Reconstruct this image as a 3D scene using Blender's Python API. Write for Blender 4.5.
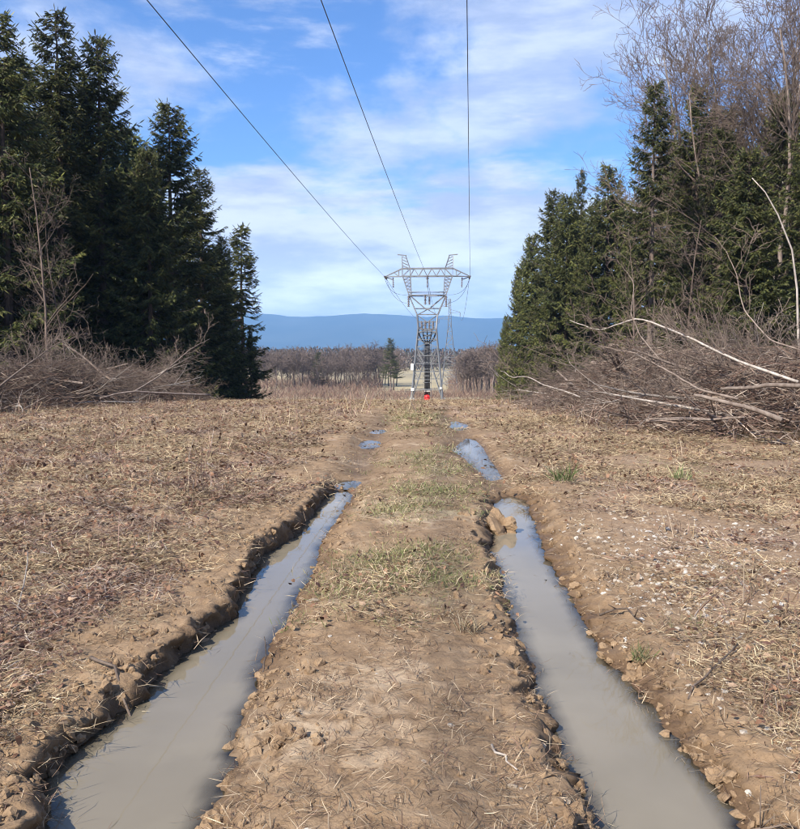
import bpy, math, random
import numpy as np
from mathutils import Vector, Matrix, Euler

SC = bpy.context.scene
for o in list(bpy.data.objects):
    bpy.data.objects.remove(o)
R = math.radians

# ------------------------------------------------------------------ camera
F_PX = 869.0                      # focal length in photograph pixels (800 x 829)
PITCH = math.atan(64.5 / F_PX)
CAM_Z = 1.6
cd = bpy.data.cameras.new('camera')
cam = bpy.data.objects.new('camera', cd)
SC.collection.objects.link(cam)
cam.location = (0, 0, CAM_Z)
cam.rotation_euler = (math.pi / 2 - PITCH, 0, 0)
cd.sensor_fit = 'VERTICAL'
cd.sensor_height = 24.0
cd.lens = 24.0 * F_PX / 829.0
cd.clip_start = 0.05
cd.clip_end = 60000
SC.camera = cam
SC.render.resolution_x, SC.render.resolution_y = 988, 1024

# ------------------------------------------------------------------ sun and sky
SUN_AZ, SUN_EL = R(-138), R(40)
sun_dir = Vector((math.sin(SUN_AZ) * math.cos(SUN_EL), math.cos(SUN_AZ) * math.cos(SUN_EL), math.sin(SUN_EL)))
ld = bpy.data.lights.new('sun', 'SUN')
ld.energy = 5.0
ld.angle = R(0.53)
ld.color = (1.0, 0.93, 0.84)
sun = bpy.data.objects.new('sun', ld)
SC.collection.objects.link(sun)
sun.location = (-30, -30, 60)
sun.rotation_euler = sun_dir.to_track_quat('Z', 'Y').to_euler()

W = bpy.data.worlds.new('World')
SC.world = W
W.use_nodes = True
nt = W.node_tree
nt.nodes.clear()


def wn(t, **kw):
    n = nt.nodes.new(t)
    for k, v in kw.items():
        setattr(n, k, v)
    return n


def wmath(op, a, b=None, c=None, clamp=False):
    n = nt.nodes.new('ShaderNodeMath')
    n.operation = op
    n.use_clamp = clamp
    for i, v in enumerate((a, b, c)):
        if v is None:
            continue
        if isinstance(v, (int, float)):
            n.inputs[i].default_value = v
        else:
            nt.links.new(v, n.inputs[i])
    return n.outputs[0]


def wramp(val, lo, hi, a=0.0, b=1.0):
    n = nt.nodes.new('ShaderNodeMapRange')
    n.interpolation_type = 'SMOOTHSTEP'
    nt.links.new(val, n.inputs['Value'])
    for k, v in (('From Min', lo), ('From Max', hi), ('To Min', a), ('To Max', b)):
        n.inputs[k].default_value = v
    return n.outputs['Result']


sky = wn('ShaderNodeTexSky', sky_type='NISHITA', sun_disc=False, sun_elevation=SUN_EL, sun_rotation=SUN_AZ,
         altitude=500, air_density=1.0, dust_density=0.25, ozone_density=2.6)
tc = wn('ShaderNodeTexCoord')
sep = wn('ShaderNodeSeparateXYZ')
nt.links.new(tc.outputs['Generated'], sep.inputs[0])
dz = wmath('MAXIMUM', sep.outputs['Z'], 0.0)
low_map = wn('ShaderNodeMapping')
low_map.inputs['Scale'].default_value = (1.0, 1.0, 4.0)
low_map.inputs['Location'].default_value = (0.35, 2.0, 0.7)
nt.links.new(tc.outputs['Generated'], low_map.inputs[0])
den = wmath('ADD', dz, 0.25)
u = wmath('DIVIDE', sep.outputs['X'], den)
v = wmath('DIVIDE', sep.outputs['Y'], den)
cmb = wn('ShaderNodeCombineXYZ')
nt.links.new(u, cmb.inputs[0]); nt.links.new(v, cmb.inputs[1])


def wnoise(scale, detail, rough, off, dist=0.0, sx=1.0, sy=1.0):
    mp = wn('ShaderNodeMapping')
    mp.inputs['Location'].default_value = off
    mp.inputs['Scale'].default_value = (sx, sy, 1)
    nt.links.new(cmb.outputs[0], mp.inputs[0])
    n = wn('ShaderNodeTexNoise')
    n.inputs['Scale'].default_value = scale
    n.inputs['Detail'].default_value = detail
    n.inputs['Roughness'].default_value = rough
    n.inputs['Distortion'].default_value = dist
    nt.links.new(mp.outputs[0], n.inputs['Vector'])
    return n.outputs['Fac']


big = wnoise(1.7, 10, 0.58, (5.2, 15.7, 6.1), 0.15, 1.0, 0.9)
def lnoise(scale, detail, rough, w):
    n = wn('ShaderNodeTexNoise', noise_dimensions='4D')
    n.inputs['Scale'].default_value = scale
    n.inputs['Detail'].default_value = detail
    n.inputs['Roughness'].default_value = rough
    n.inputs['W'].default_value = w
    nt.links.new(low_map.outputs[0], n.inputs['Vector'])
    return n.outputs['Fac']


low = lnoise(3.6, 10, 0.6, 4.7)
tone = lnoise(6.0, 9, 0.6, 5.5)
# scattered sheets higher up, a closed bank towards the horizon
m_big = wmath('MULTIPLY', wramp(big, 0.485, 0.63), 0.70)
bank = wmath('ADD', low, wramp(dz, 0.12, 0.22, 0.24, -0.08))
m_bank = wramp(bank, 0.45, 0.62)
mask = wmath('MAXIMUM', m_big, wmath('MULTIPLY', m_bank, 0.92))
tint = wn('ShaderNodeMix', data_type='RGBA')
nt.links.new(wramp(tone, 0.38, 0.64), tint.inputs['Factor'])
tint.inputs['A'].default_value = (3.1, 3.6, 4.9, 1)
tint.inputs['B'].default_value = (5.4, 5.8, 6.8, 1)
cool = wn('ShaderNodeMix', data_type='RGBA', blend_type='MULTIPLY')
cool.inputs['Factor'].default_value = 1.0
nt.links.new(sky.outputs[0], cool.inputs['A'])
cool.inputs['B'].default_value = (0.57, 0.80, 1.12, 1)
mixc = wn('ShaderNodeMix', data_type='RGBA')
nt.links.new(mask, mixc.inputs['Factor'])
nt.links.new(cool.outputs['Result'], mixc.inputs['A'])
glow = wn('ShaderNodeVectorMath', operation='SCALE')
nt.links.new(tint.outputs['Result'], glow.inputs[0])
nt.links.new(wramp(dz, 0.03, 0.14, 1.9, 1.05), glow.inputs['Scale'])
nt.links.new(glow.outputs[0], mixc.inputs['B'])
bg = wn('ShaderNodeBackground')
bg.inputs['Strength'].default_value = 0.105
nt.links.new(mixc.outputs['Result'], bg.inputs['Color'])
wo = wn('ShaderNodeOutputWorld')
nt.links.new(bg.outputs[0], wo.inputs['Surface'])

vs = SC.view_settings
vs.view_transform = 'Standard'
vs.look = 'None'
vs.exposure = 0.84
vs.gamma = 1.0
vs.use_curve_mapping = False
SC.render.engine = 'CYCLES'
cy = SC.cycles
cy.use_denoising = True
cy.filter_width = 1.05
cy.max_bounces = 5
cy.diffuse_bounces = 2
cy.glossy_bounces = 2
cy.transmission_bounces = 3
cy.transparent_max_bounces = 8
cy.volume_bounces = 0
cy.caustics_reflective = False
cy.caustics_refractive = False

# ------------------------------------------------------------------ helpers
COL = SC.collection


def ray(px, py):
    a = px - 400.0
    b = py - 414.5
    c, s = math.cos(PITCH), math.sin(PITCH)
    return np.array([a, F_PX * c - b * s, -F_PX * s - b * c])


def at(px, py, z=0.0):
    r = ray(px, py)
    t = (z - CAM_Z) / r[2]
    return np.array([r[0] * t, r[1] * t])


def at_d(px, py, d):
    r = ray(px, py)
    t = d / r[1]
    return Vector((r[0] * t, d, CAM_Z + r[2] * t))


def tag(o, label=None, cat=None, group=None, kind=None):
    if label: o['label'] = label
    if cat: o['category'] = cat
    if group: o['group'] = group
    if kind: o['kind'] = kind
    return o


def empty(name, loc=(0, 0, 0), rz=0.0, parent=None):
    o = bpy.data.objects.new(name, None)
    COL.objects.link(o)
    o.empty_display_size = 0.2
    o.location = loc
    o.rotation_euler = (0, 0, rz)
    o.parent = parent
    return o


def mesh_np(name, V, faces, mat=None, smooth=False):
    """V (n,3); faces: list of (k, array (m,k))"""
    me = bpy.data.meshes.new(name)
    V = np.asarray(V, dtype=np.float32)
    me.vertices.add(len(V))
    me.vertices.foreach_set('co', V.ravel())
    idx, tot = [], []
    for f in faces:
        f = np.asarray(f, dtype=np.int32)
        if len(f) == 0:
            continue
        idx.append(f.ravel())
        tot.append(np.full(len(f), f.shape[1], dtype=np.int32))
    idx = np.concatenate(idx); tot = np.concatenate(tot)
    me.loops.add(len(idx))
    me.loops.foreach_set('vertex_index', idx)
    me.polygons.add(len(tot))
    st = np.concatenate([[0], np.cumsum(tot)[:-1]]).astype(np.int32)
    me.polygons.foreach_set('loop_start', st)
    me.polygons.foreach_set('loop_total', tot)
    me.polygons.foreach_set('use_smooth', np.full(len(tot), bool(smooth)))
    if mat is not None:
        me.materials.append(mat)
    me.update(calc_edges=True)
    return me


def link(name, me, parent=None):
    o = bpy.data.objects.new(name, me)
    COL.objects.link(o)
    o.parent = parent
    return o


def set_attr(me, name, arr, typ='FLOAT', dom='POINT'):
    a = me.attributes.new(name, typ, dom)
    key = {'FLOAT': 'value', 'INT': 'value', 'FLOAT_VECTOR': 'vector', 'FLOAT_COLOR': 'color'}[typ]
    a.data.foreach_set(key, np.ascontiguousarray(arr, dtype=np.int32 if typ == 'INT' else np.float32).ravel())


class MB:
    """collects tubes and blades into one mesh"""
    def __init__(self):
        self.V, self.Q, self.T, self.C, self.n = [], [], [], [], 0

    def add(self, V, Q=None, T=None, col=None):
        V = np.asarray(V, dtype=np.float32)
        if Q is not None and len(Q): self.Q.append(np.asarray(Q, dtype=np.int32) + self.n)
        if T is not None and len(T): self.T.append(np.asarray(T, dtype=np.int32) + self.n)
        if col is not None:
            col = np.asarray(col, dtype=np.float32)
            if col.ndim == 1: col = np.tile(col, (len(V), 1))
            self.C.append(col)
        self.V.append(V)
        self.n += len(V)

    def tube(self, pts, rad, sides=5, col=None):
        pts = np.asarray(pts, dtype=np.float64)
        n = len(pts)
        tan = np.gradient(pts, axis=0)
        tan /= np.linalg.norm(tan, axis=1, keepdims=True) + 1e-9
        ref = np.array([0, 0, 1.0]) if abs(tan[0][2]) < 0.8 else np.array([1.0, 0, 0])
        a = np.cross(tan, ref); a /= np.linalg.norm(a, axis=1, keepdims=True) + 1e-9
        b = np.cross(tan, a)
        ang = np.arange(sides) * 2 * np.pi / sides
        rad = np.broadcast_to(np.asarray(rad, dtype=np.float64), (n,))
        V = pts[:, None, :] + rad[:, None, None] * (a[:, None, :] * np.cos(ang)[None, :, None] + b[:, None, :] * np.sin(ang)[None, :, None])
        V = V.reshape(-1, 3)
        i = np.arange(n - 1)[:, None] * sides
        j = np.arange(sides)[None, :]
        j2 = (j + 1) % sides
        Q = np.stack([i + j, i + j2, i + sides + j2, i + sides + j], -1).reshape(-1, 4)
        T = []
        e = (n - 1) * sides
        for k in range(1, sides - 1):
            T.append((0, k + 1, k)); T.append((e, e + k, e + k + 1))
        self.add(V, Q, T, col)

    def blades(self, base, dirs, length, width, up=None, bend=0.0, col=None):
        """many tapering two-piece blades at once"""
        n = len(base)
        dirs = dirs / (np.linalg.norm(dirs, axis=1, keepdims=True) + 1e-9)
        if up is None:
            up = rng.normal(size=(n, 3))
        side = np.cross(dirs, up)
        side /= np.linalg.norm(side, axis=1, keepdims=True) + 1e-9
        nor = np.cross(side, dirs)
        length = np.broadcast_to(length, (n,))[:, None]
        width = np.broadcast_to(width, (n,))[:, None]
        bend = np.broadcast_to(bend, (n,))[:, None]
        mid = base + dirs * length * 0.5 + nor * length * bend * 0.6
        tip = base + dirs * length + nor * length * bend * 0.1
        V = np.stack([base - side * width * 0.35, base + side * width * 0.35, mid + side * width * 0.5, mid - side * width * 0.5, tip], 1)
        k = np.arange(n)[:, None] * 5
        Q = k + np.array([[0, 1, 2, 3]])
        T = k + np.array([[3, 2, 4]])
        c = None
        if col is not None:
            c = np.repeat(np.asarray(col, dtype=np.float32), 5, axis=0) if np.ndim(col) == 2 else col
        self.add(V.reshape(-1, 3), Q, T, c)

    def mesh(self, name, mat, smooth=False):
        V = np.concatenate(self.V)
        fs = []
        if self.Q: fs.append(np.concatenate(self.Q))
        if self.T: fs.append(np.concatenate(self.T))
        me = mesh_np(name, V, fs, mat, smooth)
        if self.C:
            C = np.concatenate(self.C)
            if C.shape[1] == 3: C = np.concatenate([C, np.ones((len(C), 1), np.float32)], 1)
            set_attr(me, 'tint', C, 'FLOAT_COLOR')
        return me


rng = np.random.default_rng(7)
random.seed(7)


def hash2(ix, iy, seed):
    h = (ix.astype(np.int64) * 374761393 + iy.astype(np.int64) * 668265263 + seed * 1442695041) & 0xFFFFFFFF
    h = ((h ^ (h >> 13)) * 1274126177) & 0xFFFFFFFF
    h = (h ^ (h >> 16)) & 0xFFFFFFFF
    return h.astype(np.float64) / 4294967295.0


def vnoise(x, y, seed=0):
    ix, iy = np.floor(x), np.floor(y)
    fx, fy = x - ix, y - iy
    fx = fx * fx * fx * (fx * (fx * 6 - 15) + 10)
    fy = fy * fy * fy * (fy * (fy * 6 - 15) + 10)
    a = hash2(ix, iy, seed); b = hash2(ix + 1, iy, seed)
    c = hash2(ix, iy + 1, seed); d = hash2(ix + 1, iy + 1, seed)
    return (a + (b - a) * fx) * (1 - fy) + (c + (d - c) * fx) * fy - 0.5


def fbm(x, y, octv=4, seed=0, gain=0.5):
    s = np.zeros_like(x, dtype=np.float64); amp = 1.0
    for k in range(octv):
        s += amp * vnoise(x * 2 ** k + 17.3 * k, y * 2 ** k - 9.1 * k, seed + k)
        amp *= gain
    return s


def worley(x, y, seed=0):
    ix, iy = np.floor(x), np.floor(y)
    d1 = np.full(x.shape, 9.0)
    for ox in (-1, 0, 1):
        for oy in (-1, 0, 1):
            cx, cyy = ix + ox, iy + oy
            px = cx + hash2(cx, cyy, seed); py = cyy + hash2(cx, cyy, seed + 77)
            d = (px - x) ** 2 + (py - y) ** 2
            d1 = np.minimum(d1, d)
    return np.sqrt(d1)


def sstep(x, a, b):
    t = np.clip((x - a) / (b - a), 0, 1)
    return t * t * (3 - 2 * t)


# ------------------------------------------------------------------ materials
class NM:
    def __init__(self, name):
        self.m = bpy.data.materials.new(name)
        self.m.use_nodes = True
        self.t = self.m.node_tree
        self.b = self.t.nodes['Principled BSDF']
        self.out = self.t.nodes['Material Output']

    def n(self, typ, **kw):
        nd = self.t.nodes.new(typ)
        for k, v in kw.items():
            setattr(nd, k, v)
        return nd

    def l(self, a, b):
        self.t.links.new(a, b)

    def pos(self):
        return self.n('ShaderNodeNewGeometry').outputs['Position']

    def obj(self):
        return self.n('ShaderNodeTexCoord').outputs['Object']

    def noise(self, vec, scale, detail=4, rough=0.55, dist=0.0):
        nd = self.n('ShaderNodeTexNoise')
        nd.inputs['Scale'].default_value = scale
        nd.inputs['Detail'].default_value = detail
        nd.inputs['Roughness'].default_value = rough
        nd.inputs['Distortion'].default_value = dist
        self.l(vec, nd.inputs['Vector'])
        return nd.outputs['Fac']

    def ramp(self, fac, stops):
        nd = self.n('ShaderNodeValToRGB')
        el = nd.color_ramp.elements
        while len(el) < len(stops):
            el.new(0.5)
        for e, (p, c) in zip(el, stops):
            e.position = p
            e.color = (*c, 1) if len(c) == 3 else c
        self.l(fac, nd.inputs['Fac'])
        return nd.outputs['Color']

    def mr(self, v, lo, hi, a=0.0, b=1.0):
        nd = self.n('ShaderNodeMapRange')
        nd.interpolation_type = 'SMOOTHSTEP'
        self.l(v, nd.inputs['Value'])
        for k, x in (('From Min', lo), ('From Max', hi), ('To Min', a), ('To Max', b)):
            nd.inputs[k].default_value = x
        return nd.outputs['Result']

    def math(self, op, a, b):
        nd = self.n('ShaderNodeMath', operation=op)
        for i, v in enumerate((a, b)):
            if isinstance(v, (int, float)): nd.inputs[i].default_value = v
            else: self.l(v, nd.inputs[i])
        return nd.outputs[0]

    def mix(self, fac, a, b, blend='MIX'):
        nd = self.n('ShaderNodeMix', data_type='RGBA', blend_type=blend)
        for s, v in (('Factor', fac), ('A', a), ('B', b)):
            if isinstance(v, (int, float)): nd.inputs[s].default_value = v
            elif isinstance(v, tuple): nd.inputs[s].default_value = (*v, 1) if len(v) == 3 else v
            else: self.l(v, nd.inputs[s])
        return nd.outputs['Result']

    def attr(self, name):
        return self.n('ShaderNodeAttribute', attribute_name=name)

    def bump(self, h, strength=0.5, dist=0.02, prev=None):
        nd = self.n('ShaderNodeBump')
        nd.inputs['Strength'].default_value = strength
        nd.inputs['Distance'].default_value = dist
        self.l(h, nd.inputs['Height'])
        if prev is not None: self.l(prev, nd.inputs['Normal'])
        return nd.outputs['Normal']

    def done(self, col=None, rough=0.9, spec=0.2, normal=None):
        if col is not None:
            if isinstance(col, tuple): self.b.inputs['Base Color'].default_value = (*col, 1)
            else: self.l(col, self.b.inputs['Base Color'])
        if isinstance(rough, (int, float)): self.b.inputs['Roughness'].default_value = rough
        else: self.l(rough, self.b.inputs['Roughness'])
        self.b.inputs['Specular IOR Level'].default_value = spec
        if normal is not None: self.l(normal, self.b.inputs['Normal'])
        return self.m


def soil_material(name, ground):
    k = NM(name)
    p = k.pos()
    n1 = k.noise(p, 0.9, 6, 0.6)
    n2 = k.noise(p, 7.0, 8, 0.65, 0.4)
    n3 = k.noise(p, 55.0, 6, 0.7)
    c = k.ramp(n2, [(0.28, (0.112, 0.068, 0.037)), (0.5, (0.230, 0.153, 0.087)), (0.74, (0.33, 0.238, 0.148))])
    c = k.mix(k.mr(n1, 0.42, 0.66, 0.0, 0.55), c, (0.29, 0.195, 0.11))
    c = k.mix(k.mr(n3, 0.35, 0.75, 0.0, 0.45), c, (0.36, 0.245, 0.145))
    c = k.mix(k.mr(k.noise(p, 130.0, 3, 0.6), 0.56, 0.72, 0.0, 0.5), c, (0.085, 0.048, 0.028))
    rough = 0.95
    if ground:
        # dry pale crust, dead litter and damp mud have their own outlines on the land
        crust = k.attr('crust').outputs['Fac']
        c = k.mix(k.math('MULTIPLY', crust, k.mr(n2, 0.38, 0.6)), c, (0.43, 0.325, 0.215))
        lit = k.attr('litter').outputs['Fac']
        lc = k.ramp(k.noise(p, 24.0, 8, 0.75, 0.6), [(0.3, (0.10, 0.062, 0.045)), (0.5, (0.25, 0.17, 0.11)), (0.7, (0.44, 0.335, 0.22))])
        c = k.mix(k.math('MULTIPLY', lit, 0.75), c, lc)
        gr = k.attr('green').outputs['Fac']
        c = k.mix(k.math('MULTIPLY', gr, k.mr(n2, 0.36, 0.62, 0.0, 0.45)), c, (0.17, 0.17, 0.075))
        wet = k.attr('wet').outputs['Fac']
        c = k.mix(wet, c, k.mix(0.9, c, (0.36, 0.31, 0.26), 'MULTIPLY'))
        far = k.attr('far').outputs['Fac']
        fc = k.ramp(k.noise(p, 0.012, 4, 0.5), [(0.35, (0.30, 0.25, 0.15)), (0.6, (0.40, 0.33, 0.19)), (0.75, (0.22, 0.23, 0.11))])
        c = k.mix(far, c, fc)
        rough = k.mr(wet, 0.0, 1.0, 0.95, 0.5)
    nrm = k.bump(n2, 0.5, 0.05)
    nrm = k.bump(n3, 0.6, 0.012, nrm)
    return k.done(c, rough, 0.25, nrm)


M = {}
M['ground'] = soil_material('soil_ground', True)
M['clod'] = soil_material('soil_clod', False)


def tint_material(name, rough=0.85, var=0.35, spec=0.15, trans=0.0):
    k = NM(name)
    a = k.attr('tint').outputs['Color']
    rnd = k.n('ShaderNodeObjectInfo').outputs['Random']
    f = k.mr(rnd, 0.0, 1.0, 1.0 - var, 1.0 + var)
    hs = k.n('ShaderNodeHueSaturation')
    k.l(f, hs.inputs['Value'])
    k.l(a, hs.inputs['Color'])
    k.done(hs.outputs['Color'], rough, spec)
    if trans:
        tr = k.n('ShaderNodeBsdfTranslucent')
        k.l(hs.outputs['Color'], tr.inputs['Color'])
        mx = k.n('ShaderNodeMixShader')
        mx.inputs[0].default_value = trans
        k.l(k.b.outputs[0], mx.inputs[1]); k.l(tr.outputs[0], mx.inputs[2])
        k.l(mx.outputs[0], k.out.inputs['Surface'])
    return k.m


M['straw'] = tint_material('dry_straw', 0.7, 0.3, 0.2, 0.15)
M['needle'] = tint_material('needles', 0.6, 0.25, 0.25, 0.12)
M['twig'] = tint_material('twig_bark', 0.85, 0.25, 0.15)


def bark(name, a, b, scale=3.0, zs=0.25):
    k = NM(name)
    mp = k.n('ShaderNodeMapping')
    mp.inputs['Scale'].default_value = (1, 1, zs)
    k.l(k.obj(), mp.inputs[0])
    n = k.noise(mp.outputs[0], scale, 6, 0.65)
    c = k.ramp(n, [(0.32, a), (0.68, b)])
    rnd = k.n('ShaderNodeObjectInfo').outputs['Random']
    hs = k.n('ShaderNodeHueSaturation')
    k.l(k.mr(rnd, 0, 1, 0.8, 1.2), hs.inputs['Value'])
    k.l(c, hs.inputs['Color'])
    return k.done(hs.outputs['Color'], 0.9, 0.15, k.bump(n, 0.6, 0.03))


M['bark_dark'] = bark('bark_spruce', (0.055, 0.042, 0.034), (0.17, 0.13, 0.10), 9)
M['bark_pale'] = bark('bark_pale', (0.20, 0.165, 0.135), (0.47, 0.42, 0.36), 12)
M['bark_grey'] = bark('bark_grey', (0.125, 0.092, 0.073), (0.29, 0.235, 0.19), 12)
M['bark_twig'] = bark('bark_twig', (0.085, 0.062, 0.049), (0.20, 0.153, 0.12), 5)
M['bark_far'] = bark('bark_far', (0.10, 0.075, 0.06), (0.21, 0.165, 0.14), 2)


def simple(name, col, rough=0.6, spec=0.3, metal=0.0, nscale=None, namp=0.2):
    k = NM(name)
    c = col
    if nscale:
        n = k.noise(k.obj(), nscale, 5, 0.6)
        lo = tuple(x * (1 - namp) for x in col); hi = tuple(min(1, x * (1 + namp)) for x in col)
        c = k.ramp(n, [(0.3, lo), (0.7, hi)])
    k.b.inputs['Metallic'].default_value = metal
    return k.done(c, rough, spec)


M['steel'] = simple('galvanised_steel', (0.20, 0.205, 0.21), 0.5, 0.4, 0.25, 1.5, 0.25)
M['cable'] = simple('black_cable', (0.018, 0.018, 0.022), 0.5, 0.4, 0, 2.0, 0.3)
M['wire'] = simple('conductor_wire', (0.055, 0.06, 0.07), 0.5, 0.4, 0.2, 3, 0.2)
M['porcelain'] = simple('insulator_glaze', (0.16, 0.14, 0.14), 0.3, 0.5, 0, 4, 0.25)
M['white'] = simple('white_enamel', (0.62, 0.62, 0.60), 0.4, 0.4, 0, 3, 0.08)
M['red'] = simple('red_paint', (0.75, 0.025, 0.018), 0.5, 0.4, 0, 3, 0.15)
M['concrete'] = simple('concrete', (0.42, 0.40, 0.36), 0.9, 0.2, 0, 5, 0.2)
M['crust'] = simple('dry_crust', (0.45, 0.35, 0.24), 0.95, 0.1, 0, 18, 0.3)
k = NM('pale_limestone')
sn = k.noise(k.obj(), 2.2, 6, 0.7)
sr = k.n('ShaderNodeObjectInfo').outputs['Random']
sc_ = k.ramp(sr, [(0.0, (0.30, 0.235, 0.165)), (0.5, (0.40, 0.35, 0.285)), (1.0, (0.52, 0.49, 0.44))])
M['stone'] = k.done(k.mix(k.mr(sn, 0.48, 0.74), sc_, (0.24, 0.165, 0.095)), 0.9, 0.2)


def water_material():
    k = NM('muddy_water')
    p = k.pos()
    n = k.noise(p, 1.4, 4, 0.5)
    c = k.ramp(n, [(0.3, (0.190, 0.162, 0.112)), (0.7, (0.225, 0.192, 0.136))])
    nb = k.noise(p, 9.0, 2, 0.4)
    nrm = k.bump(nb, 0.006, 0.02)
    k.done(c, 0.012, 0.5, nrm)
    k.b.inputs['IOR'].default_value = 1.33
    sh = k.attr('shallow').outputs['Fac']
    tr = k.n('ShaderNodeBsdfTransparent')
    tr.inputs['Color'].default_value = (0.80, 0.72, 0.58, 1)
    gl = k.n('ShaderNodeBsdfGlossy')
    gl.inputs['Roughness'].default_value = 0.03
    k.l(nrm, gl.inputs['Normal'])
    fr = k.n('ShaderNodeFresnel'); fr.inputs['IOR'].default_value = 1.33
    k.l(nrm, fr.inputs['Normal'])
    m1 = k.n('ShaderNodeMixShader')
    k.l(fr.outputs[0], m1.inputs[0]); k.l(tr.outputs[0], m1.inputs[1]); k.l(gl.outputs[0], m1.inputs[2])
    m2 = k.n('ShaderNodeMixShader')
    k.l(sh, m2.inputs[0]); k.l(k.b.outputs[0], m2.inputs[1]); k.l(m1.outputs[0], m2.inputs[2])
    k.l(m2.outputs[0], k.out.inputs['Surface'])
    return k.m


M['water'] = water_material()
k = NM('mountain_slope')
M['mountain'] = k.done(k.ramp(k.noise(k.pos(), 0.002, 6, 0.6), [(0.35, (0.03, 0.045, 0.03)), (0.65, (0.07, 0.085, 0.06))]), 1.0, 0.0)

# ------------------------------------------------------------------ terrain
WL = -0.115
L_left = [(345, 490), (327, 496), (312, 517), (295, 537), (268, 553), (254, 575), (233, 618), (200, 645), (162, 675), (138, 706), (108, 726), (80, 751), (58, 775), (43, 797), (52, 829)]
L_right = [(351, 496), (336, 521), (317, 548), (311, 575), (294, 599), (288, 618), (265, 645), (254, 678), (246, 705), (238, 726), (226, 753), (228, 767), (211, 802), (196, 829)]
R_left = [(510, 497), (496, 501), (493, 515), (493, 537), (492, 553), (500, 575), (508, 597), (514, 618), (522, 645), (535, 667), (540, 691), (549, 710), (557, 737), (568, 764), (581, 791), (598, 829)]
R_right = [(524, 501), (533, 521), (540, 548), (557, 580), (573, 607), (587, 632), (603, 659), (627, 683), (644, 707), (671, 737), (696, 770), (715, 794), (742, 829)]


def poly(lf, rt, z, tail):
    a = [at(x, y, z) for x, y in lf]
    b = [at(x, y, z) for x, y in rt]
    if tail:
        a.append(np.array([a[-1][0] + 0.03, -2.5])); b.append(np.array([b[-1][0] + 0.03, -2.5]))
    return np.array(a + b[::-1])


def blob(pts, z):
    return np.array([at(x, y, z) for x, y in pts])


P = [  # polygon, water level, bank width left, bank width right
    (poly(L_left, L_right, WL, True), WL, 0.075, 0.26),
    (poly(R_left, R_right, WL, True), WL, 0.13, 0.22),
    (blob([(454, 450), (464, 444), (472, 439), (479, 447), (487, 460), (500, 479), (492, 480), (482, 470), (470, 459)], -0.115), -0.115, 0.25, 0.25),
    (blob([(453, 427), (458, 422), (464, 424), (469, 430), (460, 430)], -0.15), -0.15, 0.3, 0.3),
    (blob([(334, 485), (341, 481), (354, 482), (352, 486), (340, 488)], -0.10), -0.10, 0.2, 0.3),
    (blob([(362, 446), (366, 441), (374, 442), (375, 447), (366, 448)], -0.115), -0.115, 0.3, 0.3),
    (blob([(371, 434), (378, 430), (383, 431), (376, 434)], -0.14), -0.14, 0.3, 0.3),
]
MID_PATH = np.array([[(-0.0), -3.0], [0.0, 3.0], [0.06, 5.0], [0.25, 9.0], [0.27, 13.0], [0.32, 19.0], [0.4, 30.0]])
C_LEFT = np.array([at(x, y) for x, y in [(351, 490), (362, 462), (370, 444), (378, 430), (386, 416), (390, 409)]])
C_RIGHT = np.array([at(x, y) for x, y in [(508, 498), (497, 482), (476, 455), (461, 428), (452, 415), (446, 409)]])


def seg_dist(x, y, pts, closed):
    d = np.full(x.shape, 1e9)
    ins = np.zeros(x.shape, bool)
    n = len(pts)
    for i in range(n if closed else n - 1):
        x1, y1 = pts[i]; x2, y2 = pts[(i + 1) % n]
        ex, ey = x2 - x1, y2 - y1
        t = np.clip(((x - x1) * ex + (y - y1) * ey) / (ex * ex + ey * ey + 1e-12), 0, 1)
        d = np.minimum(d, (x - x1 - t * ex) ** 2 + (y - y1 - t * ey) ** 2)
        if closed:
            c = ((y1 > y) != (y2 > y)) & (x < ex * (y - y1) / (ey + 1e-12) + x1)
            ins ^= c
    d = np.sqrt(d)
    return np.where(ins, -d, d) if closed else d


def profile(r):
    """the long slope of the land away from the camera"""
    k = 5.0
    s = k * np.logaddexp(0, (r - 27.0) / k) - k * math.log1p(math.exp(-27.0 / k))
    z = -0.0585 * s
    lo = -12.0
    return lo - 0 + 2.0 * np.logaddexp(0, (z - lo) / 2.0)


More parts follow.
